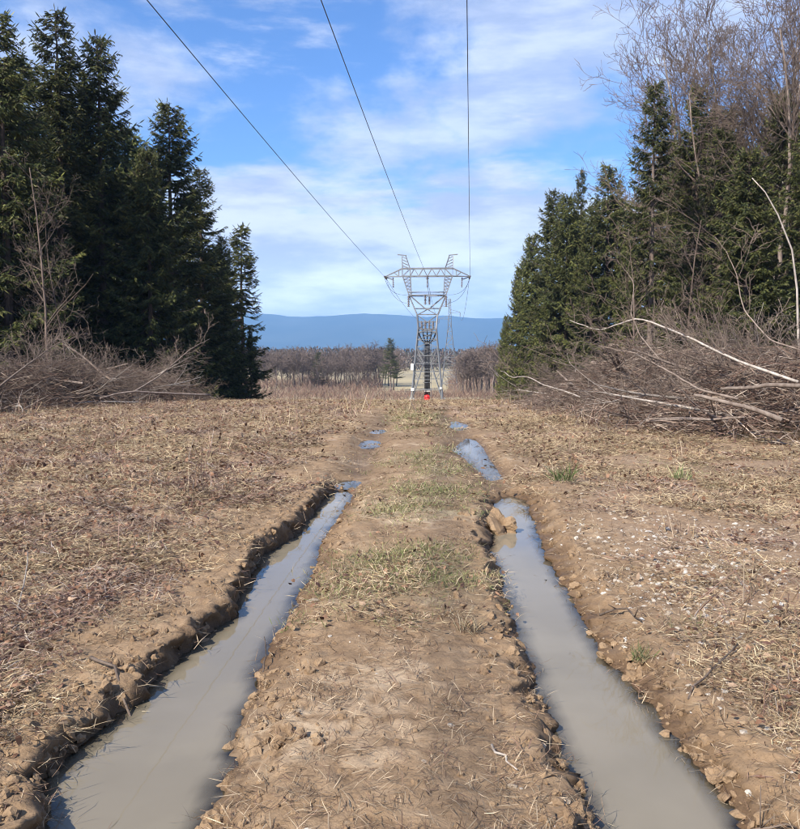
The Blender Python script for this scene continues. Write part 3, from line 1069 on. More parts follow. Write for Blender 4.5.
def spruce_meshes(seed, H, Rm, dens=1.0, low=0.06, sparse=0.0, tone=1.0, droop=1.0, dead=0.3, shape=0.66, mat='bark_dark'):
    r = np.random.default_rng(seed)
    global rng
    rng = r
    tr = MB()
    zz = np.linspace(0, H, 16)
    wob = np.cumsum(r.normal(0, 0.02, (16, 2)), 0) * 0.6
    wob[0] = 0
    r0 = 0.011 * H + 0.04
    tr.tube(np.column_stack([wob, zz]), np.maximum(r0 * (1 - zz / H) ** 0.8 * (1 + 0.5 * np.exp(-zz / 0.6)), 0.012), 8)

    def axis(z):
        return np.array([np.interp(z, zz, wob[:, 0]), np.interp(z, zz, wob[:, 1]), z])
    cr = MB()
    wd = tr
    z = H * low
    lump = r.uniform(0.75, 1.15, 60)
    while z < H * 0.992:
        t = z / H
        nb = int(round((5.5 if t < 0.85 else 4) * dens + r.uniform(-1, 1)))
        for _ in range(max(3, nb)):
            if r.uniform() < sparse * (1.2 - t):
                continue
            az = r.uniform(0, 2 * np.pi)
            prof = (1 - t) ** shape * (0.80 + 0.20 * min(1, t / 0.18))
            L = Rm * prof * r.uniform(0.62, 1.12) * lump[int((az / (2 * np.pi)) * 10) + 10 * (int(t * 5))] + 0.18
            rise = np.interp(t, [0, 0.5, 0.85, 1.0], [-0.35 * droop, -0.14 * droop, 0.25, 0.75])
            n = max(4, int(L / 0.28))
            s = np.linspace(0, 1, n)
            hor = L * s
            ver = L * (rise * s - 0.30 * droop * np.sin(s * np.pi * 0.8) * (1 - t) * 0.7 + 0.20 * s ** 3)
            caz = az + np.cumsum(r.normal(0, 0.05, n))
            c0 = axis(z)
            pts = np.column_stack([c0[0] + hor * np.cos(caz), c0[1] + hor * np.sin(caz), c0[2] + ver])
            wd.tube(pts[:: max(1, n // 4)], np.linspace(0.03, 0.008, len(pts[:: max(1, n // 4)])), 3)
            # side shoots with hanging sprays
            m = max(10, int(L / 0.05 * dens))
            ss = r.uniform(0.12 if t > 0.5 else 0.28, 1.0, m)
            base = np.column_stack([np.interp(ss, s, pts[:, k]) for k in range(3)])
            sg = np.where(r.uniform(size=m) < 0.5, -1, 1)
            ang = az + sg * r.uniform(0.5, 1.25, m)
            ln = (0.22 + 0.5 * (1 - ss) * min(1, L / 2.2)) * r.uniform(0.6, 1.2, m)
            dirs = np.column_stack([np.cos(ang), np.sin(ang), r.normal(-0.28 * droop, 0.22, m)])
            colr = PAL_N[r.integers(0, len(PAL_N), m)] * (tone * r.uniform(0.75, 1.25, (m, 1)))
            colr = np.where((ss > 0.85)[:, None], colr * 1.35, colr)
            cr.blades(base, dirs, ln * 0.85, 0.050 + 0.02 * r.uniform(size=m), bend=0.15, col=colr)
            # sub sprays on each shoot
            for q in (0.25, 0.5, 0.72, 0.95):
                b2 = base + dirs / np.linalg.norm(dirs, axis=1, keepdims=True) * (ln * q)[:, None]
                a2 = ang + r.choice([-1, 1], m) * r.uniform(0.4, 0.9, m)
                d2_ = np.column_stack([np.cos(a2), np.sin(a2), r.normal(-0.75 * droop, 0.3, m)])
                cr.blades(b2, d2_, ln * r.uniform(0.35, 0.75, m), 0.048, bend=0.1, col=colr * r.uniform(0.8, 1.2))
            # tip
            cr.blades(pts[-1:], (pts[-1:] - pts[-2:-1]) + np.array([[0, 0, 0.05]]), 0.3, 0.055, col=colr[:1] * 1.3)
        z += (0.27 + 0.08 * r.uniform()) * (1 if t < 0.75 else 0.62) * H / 17.0
    top = np.tile(axis(H * 0.985), (7, 1))
    cr.blades(top, np.column_stack([r.normal(0, 0.3, (7, 2)), np.ones(7)]), 0.4, 0.07, col=PAL_N[r.integers(0, 5, 7)])
    # dead lower sticks
    for _ in range(int(26 * dead)):
        z = r.uniform(0.04, 0.30) * H
        az = r.uniform(0, 2 * np.pi); L = r.uniform(0.6, 2.0)
        c0 = axis(z)
        s = np.linspace(0, 1, 4)
        wd.tube(c0 + np.column_stack([np.cos(az) * L * s, np.sin(az) * L * s, -0.25 * L * s ** 2]), np.linspace(0.02, 0.006, 4), 3)
    return tr.mesh('spruce_trunk', M[mat], True), cr.mesh('spruce_crown', M['needle'])


SPR = {
    'full': (spruce_meshes(1, 18.0, 3.9, 1.0, 0.05), 18.0),
    'tall': (spruce_meshes(2, 20.0, 3.7, 0.95, 0.08, 0.05), 20.0),
    'wide': (spruce_meshes(3, 15.0, 4.2, 1.05, 0.03, 0.0, 1.15), 15.0),
    'thin': (spruce_meshes(4, 12.0, 2.0, 0.7, 0.16, 0.30, 1.0, 0.9, 0.8, 0.6), 12.0),
    'high': (spruce_meshes(5, 19.0, 3.4, 0.85, 0.30, 0.10, 0.95, 1.1, 0.6, 0.62, 'bark_grey'), 19.0),
}


def conifer(px, topy, d, kind, label, group=None, wid=1.0, rz=None, X=None, H=None, name='spruce_tree'):
    (tm, cm), h0 = SPR[kind]
    if X is None:
        X = at_d(px, 300, d).x
    z = float(gz(X, d)[0])
    if H is None:
        H = at_d(px, topy, d).z - z
    o = empty(name, (X, d, z - 0.08), rz if rz is not None else random.uniform(0, 6.28))
    s = H / h0
    wj = wid * (1.18 if X < 0 else 1.04)
    o.scale = (s * wj, s * wj * random.uniform(0.92, 1.08), s)
    link('trunk', tm, o); link('crown', cm, o)
    tag(o, label, 'tree', group)
    return o


GL, GR = 'spruces of the left wood', 'spruces of the right wood'
conifer(8, 14, 40, 'full', 'tall dark spruce at the left edge of the photo', GL, 0.9, 0.4)
conifer(62, 12, 45, 'tall', 'tallest pointed spruce of the left wood with bare tree before it', GL, 1.05, 1.2)
conifer(104, 36, 47, 'full', 'tall spruce with sunlit lower boughs right of the tallest left spruce', GL, 0.85, 2.0)
conifer(150, 150, 46, 'wide', 'bushy spruce in the left wood with brightest sunlit green boughs', GL, 0.8, 2.9)
conifer(172, 103, 51, 'full', 'pointed spruce standing clear at the middle of the left wood edge', GL, 0.95, 3.6)
conifer(203, 168, 56, 'tall', 'slightly lower spruce filling the right flank of the left wood', GL, 1.0, 4.4)
conifer(222, 236, 58, 'full', 'low spruce tucked behind the slim lone tree on the left', GL, 0.95, 5.0)
conifer(243, 226, 61, 'thin', 'slim sparse spruce with bare dark stem at the end of the left wood', GL, 0.95, 0.8)
conifer(250, 330, 66, 'wide', 'small dense dark spruce at the foot of the slim left tree', GL, 0.62, 1.8)
for px, ty, d in ((-40, 10, 44), (28, 60, 53), (85, 90, 57), (128, 130, 60), (190, 200, 66), (-10, 60, 58), (55, 110, 64), (150, 190, 70), (215, 250, 72), (110, 160, 68), (20, 120, 72)):
    conifer(px, ty, d, random.choice(['full', 'tall', 'wide']), 'shaded spruce deep inside the left wood behind its front row', 'inner spruces of the left wood', 1.1)
for X, d, H in ((-27, 31, 19), (-25, 37, 19), (-30, 38, 20), (-36, 33, 18), (-29, 45, 20), (-40, 40, 19)):  # unseen trees extending the wood, added to shade its left edge
    conifer(0, 0, d, random.choice(['full', 'tall']), 'unseen spruce added beyond the left edge to shade the left wood', 'unseen shading spruces on the left', 1.1, X=X, H=H)

conifer(506, 316, 78, 'wide', 'smallest young spruce at the far tip of the right wood', GR, 0.6, 0.3)
conifer(531, 236, 72, 'wide', 'sunlit rounded spruce second from the far tip of the right wood', GR, 0.72, 1.0)
conifer(552, 190, 67, 'full', 'bright green spruce sloping down to the ground right of the gap', GR, 0.95, 1.9)
conifer(579, 170, 70, 'high', 'thin topped spruce with bare leader between two fuller right spruces', GR, 0.55, 2.8)
conifer(606, 165, 62, 'full', 'broad spruce left of the tall dark one in the right wood', GR, 1.0, 3.7)
conifer(625, 240, 60, 'wide', 'lower spruce left of the foot of the tall dark right spruce', GR, 0.7, 5.3)
conifer(651, 80, 42, 'high', 'tall dark spruce with exposed pale trunk in the right wood', GR, 0.85, 4.6)
conifer(694, 86, 47, 'tall', 'tall spruce with twiggy bare trees around its top in the right wood', GR, 1.0, 5.5)
conifer(519, 268, 75, 'wide', 'young spruce between the smallest and the rounded right spruce', GR, 0.6, 2.2)
conifer(566, 196, 64, 'wide', 'dense sunlit spruce at the middle of the right wood edge', GR, 0.8, 4.0)
conifer(592, 205, 60, 'full', 'spruce with level boughs below the thin topped one', GR, 0.85, 0.9)
conifer(675, 165, 50, 'full', 'lower spruce between the two tallest spruces of the right wood', GR, 0.75, 2.4)
conifer(718, 128, 44, 'full', 'dark spruce right of the twig wrapped tall one', GR, 0.95, 3.1)
conifer(776, 96, 42, 'tall', 'tall dark spruce behind the right end of the branch heap', GR, 1.05, 1.2)
conifer(745, 150, 33, 'wide', 'big dark fir with drooping boughs below the bare trees', GR, 1.0, 0.7)
conifer(806, 110, 35, 'full', 'dark spruce at the right edge behind the pale leaning sapling', GR, 1.0, 1.7)
for px, ty, d in ((670, 140, 68), (720, 110, 62), (770, 90, 58), (620, 200, 72), (575, 215, 78), (640, 190, 80), (700, 170, 75), (820, 60, 52), (760, 160, 72), (545, 260, 84), (850, 90, 44)):
    conifer(px, ty, d, random.choice(['full', 'tall', 'wide']), 'shaded spruce deep inside the right wood behind its front row', 'inner spruces of the right wood', 1.1)
for X, d, H in ((30, 40, 19), (34, 48, 18), (26, 33, 17)):
    conifer(0, 0, d, random.choice(['full', 'tall']), 'spruce of the right wood beyond the right edge of the photo', 'spruces right of the photo', 1.1, X=X, H=H)


# ------------------------------------------------------------------ bare trees
def grow(mb, r, p, d, L, rad, lvl, maxl, sides, twist=0.25, up=0.25, kids=(5, 5, 4, 4), minr=0.006, spread=0.75):
    n = 6 if lvl < 2 else 4
    pts = [p]; dirs = [d]
    for i in range(n):
        d = d + r.normal(0, twist, 3) * (0.5 if lvl == 0 else 1) / n * 2 + np.array([0, 0, up / n])
        d = d / np.linalg.norm(d)
        p = p + d * L / n
        pts.append(p); dirs.append(d)
    rads = np.maximum(np.linspace(rad, rad * (0.30 if lvl < maxl else 0.4), n + 1), minr)
    mb.tube(pts, rads, sides[min(lvl, len(sides) - 1)])
    if lvl >= maxl:
        return
    pts = np.array(pts)
    for j in range(kids[min(lvl, len(kids) - 1)]):
        t = r.uniform(0.30 if lvl == 0 else 0.2, 1.0)
        k_ = min(n - 1, int(t * n)); f = t * n - k_
        b = pts[k_] * (1 - f) + pts[k_ + 1] * f
        dd = dirs[k_]
        q = r.normal(size=3); q -= dd * q.dot(dd); q /= np.linalg.norm(q)
        nd = dd * r.uniform(0.5, 0.9) + q * spread * r.uniform(0.7, 1.2)
        nd /= np.linalg.norm(nd)
        rr = np.interp(t, [0, 1], [rad, rad * 0.3])
        grow(mb, r, b, nd, L * r.uniform(0.38, 0.62) * (1.15 - 0.45 * t if lvl == 0 else 1), max(rr * 0.55, minr), lvl + 1, maxl, sides, twist * 1.3, up * 0.9, kids, minr, spread)


def bare_mesh(seed, H, rad, mat, maxl=4, kids=(10, 5, 5, 4), up=0.35, spread=0.7, minr=0.007, lean=(0, 0), twist=0.22):
    r = np.random.default_rng(seed)
    trunk, crown = MB(), MB()
    d = np.array([lean[0], lean[1], 1.0]); d /= np.linalg.norm(d)
    n = 10; p = np.zeros(3); pts = [p]; dirs = [d]
    for i in range(n):
        d = d + r.normal(0, 0.07, 3); d /= np.linalg.norm(d)
        p = p + d * H * 0.86 / n
        pts.append(p); dirs.append(d)
    pts = np.array(pts)
    rads = rad * (1 - np.linspace(0, 0.86, n + 1)) + 0.01
    trunk.tube(pts, rads, 8)
    for j in range(kids[0] * 2):
        t = r.uniform(0.26, 1.0)
        k_ = min(n - 1, int(t * n)); f = t * n - k_
        b = pts[k_] * (1 - f) + pts[k_ + 1] * f
        dd = dirs[k_]
        q = r.normal(size=3); q[2] *= 0.3; q -= dd * q.dot(dd); q /= np.linalg.norm(q)
        nd = dd * r.uniform(0.6, 1.0) + q * spread * r.uniform(0.8, 1.2); nd /= np.linalg.norm(nd)
        grow(crown, r, b, nd, H * (0.34 - 0.2 * t) * r.uniform(0.8, 1.25), rads[k_] * 0.45, 1, maxl, (6, 5, 4, 3, 3), twist, up, kids, minr, spread)
    return trunk.mesh('bare_trunk', M[mat], True), crown.mesh('bare_crown', M['bark_far' if mat == 'bark_far' else 'bark_twig'])


BARE = {
    'birch': (bare_mesh(21, 18, 0.11, 'bark_pale', 4, (10, 5, 5, 3), 0.5, 0.6, 0.008), 18.0),
    'alder': (bare_mesh(22, 17, 0.11, 'bark_grey', 4, (10, 5, 5, 3), 0.35, 0.7, 0.008), 17.0),
    'small': (bare_mesh(23, 10, 0.06, 'bark_twig', 4, (6, 4, 3, 2), 0.15, 0.9, 0.006, (0.12, 0), 0.35), 10.0),
    'far': (bare_mesh(24, 13, 0.16, 'bark_far', 3, (9, 6, 5), 0.35, 0.75, 0.030), 13.0),
    'far2': (bare_mesh(25, 12, 0.15, 'bark_far', 3, (10, 6, 5), 0.25, 0.9, 0.030), 12.0),
}


def bare(px, topy, d, kind, label, group=None, rz=None, wid=1.0, parts=True, H=None, lean=0.0, X=None):
    (tm, cm), h0 = BARE[kind]
    if X is None:
        X = at_d(px, 300, d).x
    z = float(gz(X, d)[0])
    if H is None:
        H = at_d(px, topy, d).z - z
    o = empty('bare_tree', (X, d, z - 0.05), rz if rz is not None else random.uniform(0, 6.28))
    s = H / h0 * 1.0
    o.scale = (s * wid, s * wid, s)
    if lean:
        o.rotation_euler = (0, lean, 0)
    link('trunk', tm, o); link('crown', cm, o)
    tag(o, label, 'tree', group)
    return o


GB = 'bare trees of the right wood'
bare(684, 62, 50, 'birch', 'leftmost pale bare birch of the right wood leaning over the spruces', GB, 0.5)
bare(706, -8, 50, 'birch', 'pale forked bare tree rising above the spruces of the right wood', GB, 2.1)
bare(738, -30, 46, 'alder', 'tall grey bare tree next to the pale forked one', GB, 3.3)
bare(765, -60, 47, 'birch', 'tall pale bare tree near the top right corner', GB, 4.1)
bare(792, -70, 39, 'alder', 'bare grey tree at the right edge reaching out of the photo', GB, 5.2)
bare(722, 40, 46, 'alder', 'thin twiggy bare tree above the big dark fir', GB, 0.9)
bare(780, -20, 45, 'alder', 'thin twiggy bare tree left of the one at the right edge', GB, 2.9)
bare(632, 225, 36, 'small', 'low bare tree with level pale twigs before the tall dark spruce', GB, 0.2)
bare(690, 190, 38, 'small', 'low bare tree with level pale twigs right of the dark spruce', GB, 3.5)
bare(716, 6, 52, 'alder', 'bare tree with brown twig crown just right of the pale forked one', GB, 5.6)
bare(752, -36, 50, 'birch', 'bare tree between the two tallest pale ones in the top right', GB, 1.9)
bare(786, -50, 49, 'birch', 'pale bare tree behind the grey one at the right edge', GB, 0.1)
GBL = 'bare trees of the left wood'
bare(44, 118, 37, 'small', 'bare tree with upswept pale limbs before the dark left spruces', GBL, 1.1, 0.8)
bare(66, 190, 38, 'small', 'lower thin bare tree crossing limbs with the upswept one on the left', GBL, 2.6, 0.7)

# pale bent sapling on the right
mb = MB()
pp = [at_d(x, y, 22.0) for x, y in ((799, 420), (798, 330), (797, 290), (792, 250), (778, 215), (765, 192), (752, 178))]
pp[0].z = float(gz(pp[0].x, 22.0)[0])
mb.tube(np.array(pp), np.linspace(0.036, 0.010, len(pp)), 7)
tag(link('leaning_sapling', mb.mesh('leaning_sapling', M['bark_pale'], True)), 'pale bare sapling bending left at the right edge', 'sapling')

# far wood beyond the scrub
GF = 'bare trees of the far wood edge'
LF = 'bare brown tree in the far wood left of the pylon'
rr = random.Random(5)
for i in range(46):
    px = 258 + i * 3.05 + rr.uniform(-1.5, 1.5)
    d = rr.uniform(285, 345)
    bare(px, rr.uniform(343, 354) - (4 if 355 < px < 372 else 0), d, rr.choice(['far', 'far2']), LF, GF, wid=rr.uniform(1.0, 1.5))
for i in range(16):
    px = 464 + i * 2.7 + rr.uniform(-1.5, 1.5)
    d = rr.uniform(215, 260)
    bare(px, 352 - 10 * (i / 16) - rr.uniform(0, 5), d, rr.choice(['far', 'far2']), 'bare brown tree in the far thicket right of the pylon', 'bare trees right of the pylon', wid=rr.uniform(1.1, 1.6))
conifer(390.5, 338, 270, 'high', 'lone far spruce left of the pylon before the bare wood', None, 1.3, 0.6)
conifer(318, 352, 300, 'thin', 'small far conifer among the bare trees left of the pylon', None, 1.5, 2.0)

# far belt of woodland: one mass
mb = MB(); rng = np.random.default_rng(11)
n = 56000
X = rng.uniform(-420, 460, n); D = rng.uniform(560, 680, n)
top = 13.2 + 2.2 * fbm(X / 14, D / 60, 3, 5) + 1.5 * fbm(X / 70, D / 200, 2, 6)
zz = -12 + rng.beta(1.25, 1.25, n) * top
b = np.column_stack([X, D, zz])
dr = np.column_stack([rng.normal(0, .4, n), rng.normal(0, .4, n), np.ones(n)])
cc = np.array([(0.085, 0.063, 0.05), (0.105, 0.078, 0.063), (0.07, 0.052, 0.045), (0.062, 0.06, 0.042)])[rng.integers(0, 4, n)]
mb.blades(b, dr, rng.uniform(1.0, 2.6, n), rng.uniform(0.45, 1.1, n), col=cc)
tag(link('distant_wood', mb.mesh('distant_wood', M['twig'])), 'brown leafless woodland belt across the valley floor', 'wood', kind='stuff')

# reddish scrub between the crest and the far wood
mb = MB(); rng = np.random.default_rng(12)
n = 62000
D = rng.uniform(150, 350, n); X = rng.uniform(-0.30, 0.36, n) * D
kp = (D < 262) | (X < -0.022 * D) | (X > 0.055 * D)
X, D = X[kp], D[kp]; n = len(X)
hsc = (1.5 + 2.4 * fbm(X / 6, D / 9, 3, 15)) * sstep(D, 152, 195)
hsc = np.maximum(hsc, 0.3) * (1 + 1.6 * sstep(D, 270, 300))
b = np.column_stack([X, D, gz(X, D) - 0.1 + rng.uniform(0, 0.5, n) * hsc])
dr = np.column_stack([rng.normal(0, .75, n), rng.normal(0, .6, n), np.ones(n)])
cc = np.array([(0.165, 0.098, 0.074), (0.21, 0.138, 0.10), (0.13, 0.08, 0.065), (0.26, 0.19, 0.13), (0.10, 0.07, 0.055)])[rng.integers(0, 5, n)]
mb.blades(b, dr, hsc * rng.uniform(0.45, 0.9, n), rng.uniform(0.04, 0.09, n) * np.where(D > 270, 1.6, 1.0), col=cc, bend=0.1)
tag(link('scrub', mb.mesh('scrub', M['twig'])), 'reddish brown leafless scrub beyond the crest around the pylon', 'scrub', kind='stuff')
# pale rail by the far road
rl = empty('guard_rail', (0, 470, 0))
rl.location.z = float(gz(20.0, 470.0)[0])
for i in range(27):
    bar('post', (-22 + i * 4, 0, 0), (-22 + i * 4, 0, 0.75), 0.14, rl)
bar('rail', (-22, -0.1, 0.62), (82, -0.1, 0.62), 0.1, rl, 'steel', 0.34)
tag(rl, 'pale rail along the far road behind the pylon', 'rail')
# ------------------------------------------------------------------ brush piles
PAL_T = np.array([(0.16, 0.108, 0.08), (0.22, 0.16, 0.12), (0.105, 0.07, 0.053), (0.33, 0.265, 0.205), (0.145, 0.09, 0.068)])


def limb_mesh(seed, L, rad, mat, kids=(7, 4, 3), maxl=2, spread=0.62, up=0.06):
    r = np.random.default_rng(seed)
    mb = MB()
    grow(mb, r, np.zeros(3), np.array([1.0, 0, 0.05]), L, rad, 0, maxl, (6, 4, 3, 3), 0.30, up, kids, 0.0045, spread)
    return mb.mesh('cut_limb', M[mat])


LIMB = [limb_mesh(40 + i, 3.0, 0.030 + 0.006 * (i % 3), ['bark_twig', 'bark_grey', 'bark_twig', 'bark_twig'][i % 4], (8, 5, 3), 3) for i in range(8)]
STEM = [limb_mesh(60 + i, 3.4, 0.055 + 0.012 * (i % 2), ['bark_pale', 'bark_grey'][i % 2], (3, 2, 2), 2, 0.6) for i in range(4)]


def brush_pile(label, inside, hmax, box, nlimb, ntwig, seed, stems=14):
    """inside(x, y) -> 0..1 mound shape"""
    r = np.random.default_rng(seed)
    x0, x1, y0, y1 = box
    cx, cyy = (x0 + x1) / 2, (y0 + y1) / 2
    root = empty('brush_pile', (cx, cyy, float(gz(cx, cyy)[0])))
    tag(root, label, 'brush pile')
    bz = root.location.z
    cnt = 0
    while cnt < nlimb + stems:
        x, y = r.uniform(x0, x1), r.uniform(y0, y1)
        m = float(inside(np.array([x]), np.array([y]))[0])
        if m < 0.06 or r.uniform() > 0.3 + m:
            continue
        big = cnt >= nlimb
        me = STEM[r.integers(0, len(STEM))] if big else LIMB[r.integers(0, len(LIMB))]
        o = link('stem' if big else 'branch', me, root)
        z = float(gz(x, y)[0]) + m * hmax * r.uniform(0.15, 0.8)
        s = r.uniform(0.7, 1.25) * (0.55 + 0.45 * m)
        az = r.uniform(0, 2 * np.pi)
        o.location = (x - cx - math.cos(az) * s, y - cyy - math.sin(az) * s, z - bz)
        o.rotation_euler = (r.uniform(-3.1, 3.1) if not big else r.uniform(-0.5, 0.5), -r.uniform(-0.12, 0.30) * (0.4 if big else 1), az)
        o.scale = (s, s, s)
        cnt += 1
    global rng
    rng = r
    mb = MB()
    X, Y = r.uniform(x0, x1, ntwig * 3), r.uniform(y0, y1, ntwig * 3)
    m = inside(X, Y)
    ok = (m > 0.02) & (r.uniform(size=len(m)) < 0.25 + m)
    X, Y, m = X[ok][:ntwig], Y[ok][:ntwig], m[ok][:ntwig]
    n = len(X)
    z = gz(X, Y) + 0.02 + m * hmax * r.uniform(0, 1, n) ** 0.8
    az = r.uniform(0, 2 * np.pi, n); el = r.normal(0.08, 0.30, n)
    dr = np.column_stack([np.cos(az) * np.cos(el), np.sin(az) * np.cos(el), np.sin(el)])
    L = r.uniform(0.35, 1.5, n) * (0.6 + 0.4 * m)
    col = PAL_T[r.integers(0, len(PAL_T), n)] * r.uniform(0.75, 1.25, (n, 1))
    w = r.uniform(0.007, 0.020, n)
    base = np.column_stack([X, Y, z]) - dr * L[:, None] * 0.5
    base[:, 2] = np.maximum(base[:, 2], gz(base[:, 0], base[:, 1]) + 0.005)
    # three-sided bent twigs, real thickness
    up = r.normal(size=(n, 3))
    s1 = np.cross(dr, up); s1 /= np.linalg.norm(s1, axis=1, keepdims=True) + 1e-9
    s2 = np.cross(dr, s1)
    mid = base + dr * (L * 0.5)[:, None] + s1 * (L * r.normal(0, 0.09, n))[:, None]
    tip = base + dr * L[:, None]
    V = np.zeros((n, 7, 3))
    for q in range(3):
        a = q * 2.094
        o_ = (s1 * math.cos(a) + s2 * math.sin(a))
        V[:, q] = base + o_ * (w * 0.6)[:, None]
        V[:, 3 + q] = mid + o_ * (w * 0.5)[:, None]
    V[:, 6] = tip
    k0 = np.arange(n)[:, None] * 7
    Qs = np.concatenate([k0 + np.array([[a, (a + 1) % 3, 3 + (a + 1) % 3, 3 + a]]) for a in range(3)])
    Ts = np.concatenate([k0 + np.array([[3 + a, 3 + (a + 1) % 3, 6]]) for a in range(3)])
    V = V.reshape(-1, 3) - np.array([cx, cyy, bz])
    mb.add(V, Qs, Ts, np.repeat(col, 7, axis=0))
    tg = link('twig_tangle', mb.mesh('twig_tangle', M['twig']), root)
    tg['kind'] = 'stuff'
    return root


RP = np.array([[3.6, 29], [3.6, 24], [3.8, 20], [4.4, 16.6], [6.2, 14.4], [9.5, 13.6], [15, 13.5], [17, 20], [13, 27], [9, 33], [4.8, 34]])
LP = np.array([[-8.2, 43], [-8.6, 36], [-9.0, 29], [-9.6, 25], [-10.6, 22.6], [-13, 20.5], [-18, 19], [-21, 24], [-18, 32], [-15, 40], [-12, 44]])


def mound(pg, wid, seed):
    def f(x, y):
        sd = -seg_dist(np.asarray(x, float), np.asarray(y, float), pg, True)
        nzz = 0.75 + 0.55 * fbm(np.asarray(x) * 0.5, np.asarray(y) * 0.5, 3, seed)
        return np.clip(sstep(sd + 0.35 * vnoise(np.asarray(x) * 1.3, np.asarray(y) * 1.3, seed), 0.0, wid) * nzz, 0, 1.2)
    return f


brush_pile('long heap of cut branches along the right side of the track', mound(RP, 2.8, 33), 1.8, (3.2, 17, 13, 34), 220, 34000, 71, 44)
brush_pile('long heap of cut branches before the left wood', mound(LP, 2.6, 34), 1.5, (-21, -8, 19, 44), 190, 22000, 72, 30)


def loose_limb(name, pix, dists, r0, r1, mat, label, kids, seed, cat='branch', ground=False):
    r = np.random.default_rng(seed)
    pts = np.array([at_d(x, y, d) for (x, y), d in zip(pix, dists)])
    tt = np.linspace(0, len(pts) - 1, 5 * len(pts))
    pts = np.column_stack([np.interp(tt, np.arange(len(pts)), pts[:, k]) for k in range(3)])
    pts[1:-1] = (pts[:-2] + pts[1:-1] * 2 + pts[2:]) / 4
    pts = pts + np.cumsum(r.normal(0, 0.014, pts.shape), 0) * np.linspace(0, 1, len(pts))[:, None]
    root = MB(); root.tube(pts, np.linspace(r0, r1, len(pts)), 7)
    o = link(name, root.mesh(name, M[mat], True))
    if kids:
        for _ in range(kids):
            tw_ = MB()
            t = r.uniform(0.25, 1.0) * (len(pts) - 1)
            i = min(len(pts) - 2, int(t)); f = t - i
            b = pts[i] * (1 - f) + pts[i + 1] * f
            d = pts[i + 1] - pts[i]; d = d / np.linalg.norm(d)
            q = r.normal(size=3); q[2] = abs(q[2]) * 0.8; q -= d * q.dot(d); q /= np.linalg.norm(q)
            grow(tw_, r, b, (d * 0.8 + q * 0.7) / 1.06, r.uniform(0.5, 1.3), r0 * 0.35, 1, 3, (5, 4, 3, 3), 0.35, 0.2, (4, 4, 3), 0.005)
            link('side_branch', tw_.mesh('side_branch', M['bark_twig']), o)
    tag(o, label, cat)
    return o


loose_limb('fallen_limb', [(798, 382), (740, 362), (690, 338), (640, 318), (600, 330), (570, 318)], [15.5, 16.2, 17, 18, 19, 20], 0.030, 0.008, 'bark_pale', 'long pale limb slanting up leftwards out of the right heap', 9, 1)
loose_limb('fallen_limb', [(738, 399), (700, 390), (670, 372), (640, 358), (605, 352)], [15.4, 15.8, 16.4, 17, 17.8], 0.026, 0.008, 'bark_grey', 'pale limb lying below the long slanting one in the right heap', 6, 2)
loose_limb('fallen_limb', [(580, 397), (562, 390), (545, 386), (530, 378), (514, 377), (503, 371)], [21.5, 22, 22.6, 23.2, 24, 24.6], 0.02, 0.010, 'bark_pale', 'crooked pale branch poking left out of the right heap', 3, 3)
loose_limb('fallen_limb', [(800, 386), (770, 385), (740, 387), (715, 385)], [14.9, 15.2, 15.5, 15.9], 0.042, 0.03, 'bark_grey', 'level grey log in the right heap near the photo edge', 0, 4)
loose_limb('fallen_limb', [(782, 420), (745, 405), (700, 391)], [14.2, 14.6, 15.2], 0.045, 0.03, 'bark_grey', 'grey stick sloping down to the front of the right heap', 0, 5)
loose_limb('fallen_limb', [(800, 350), (770, 340), (745, 310), (735, 270), (715, 240)], [16.5, 17, 17.6, 18, 18.5], 0.018, 0.006, 'bark_grey', 'upright crooked branch standing out of the right heap', 6, 6)
loose_limb('fallen_limb', [(660, 360), (640, 335), (632, 310), (640, 282), (630, 260)], [17.5, 18, 18.2, 18.6, 19], 0.016, 0.006, 'bark_grey', 'thin upright branch standing beside the long slanting limb', 5, 7)
loose_limb('fallen_limb', [(210, 395), (160, 393), (128, 392), (100, 398)], [29, 28, 27.4, 27], 0.035, 0.03, 'bark_grey', 'pale log lying level in the left heap', 0, 8)
loose_limb('fallen_limb', [(130, 394), (160, 376), (190, 350), (212, 340)], [27.5, 28.5, 30, 31], 0.028, 0.008, 'bark_grey', 'pale branch rising rightwards out of the left heap', 8, 9)
loose_limb('fallen_limb', [(0, 386), (25, 366), (55, 345), (80, 332)], [24, 24.6, 25.4, 26], 0.028, 0.008, 'bark_grey', 'branch rising rightwards at the left end of the left heap', 9, 10)


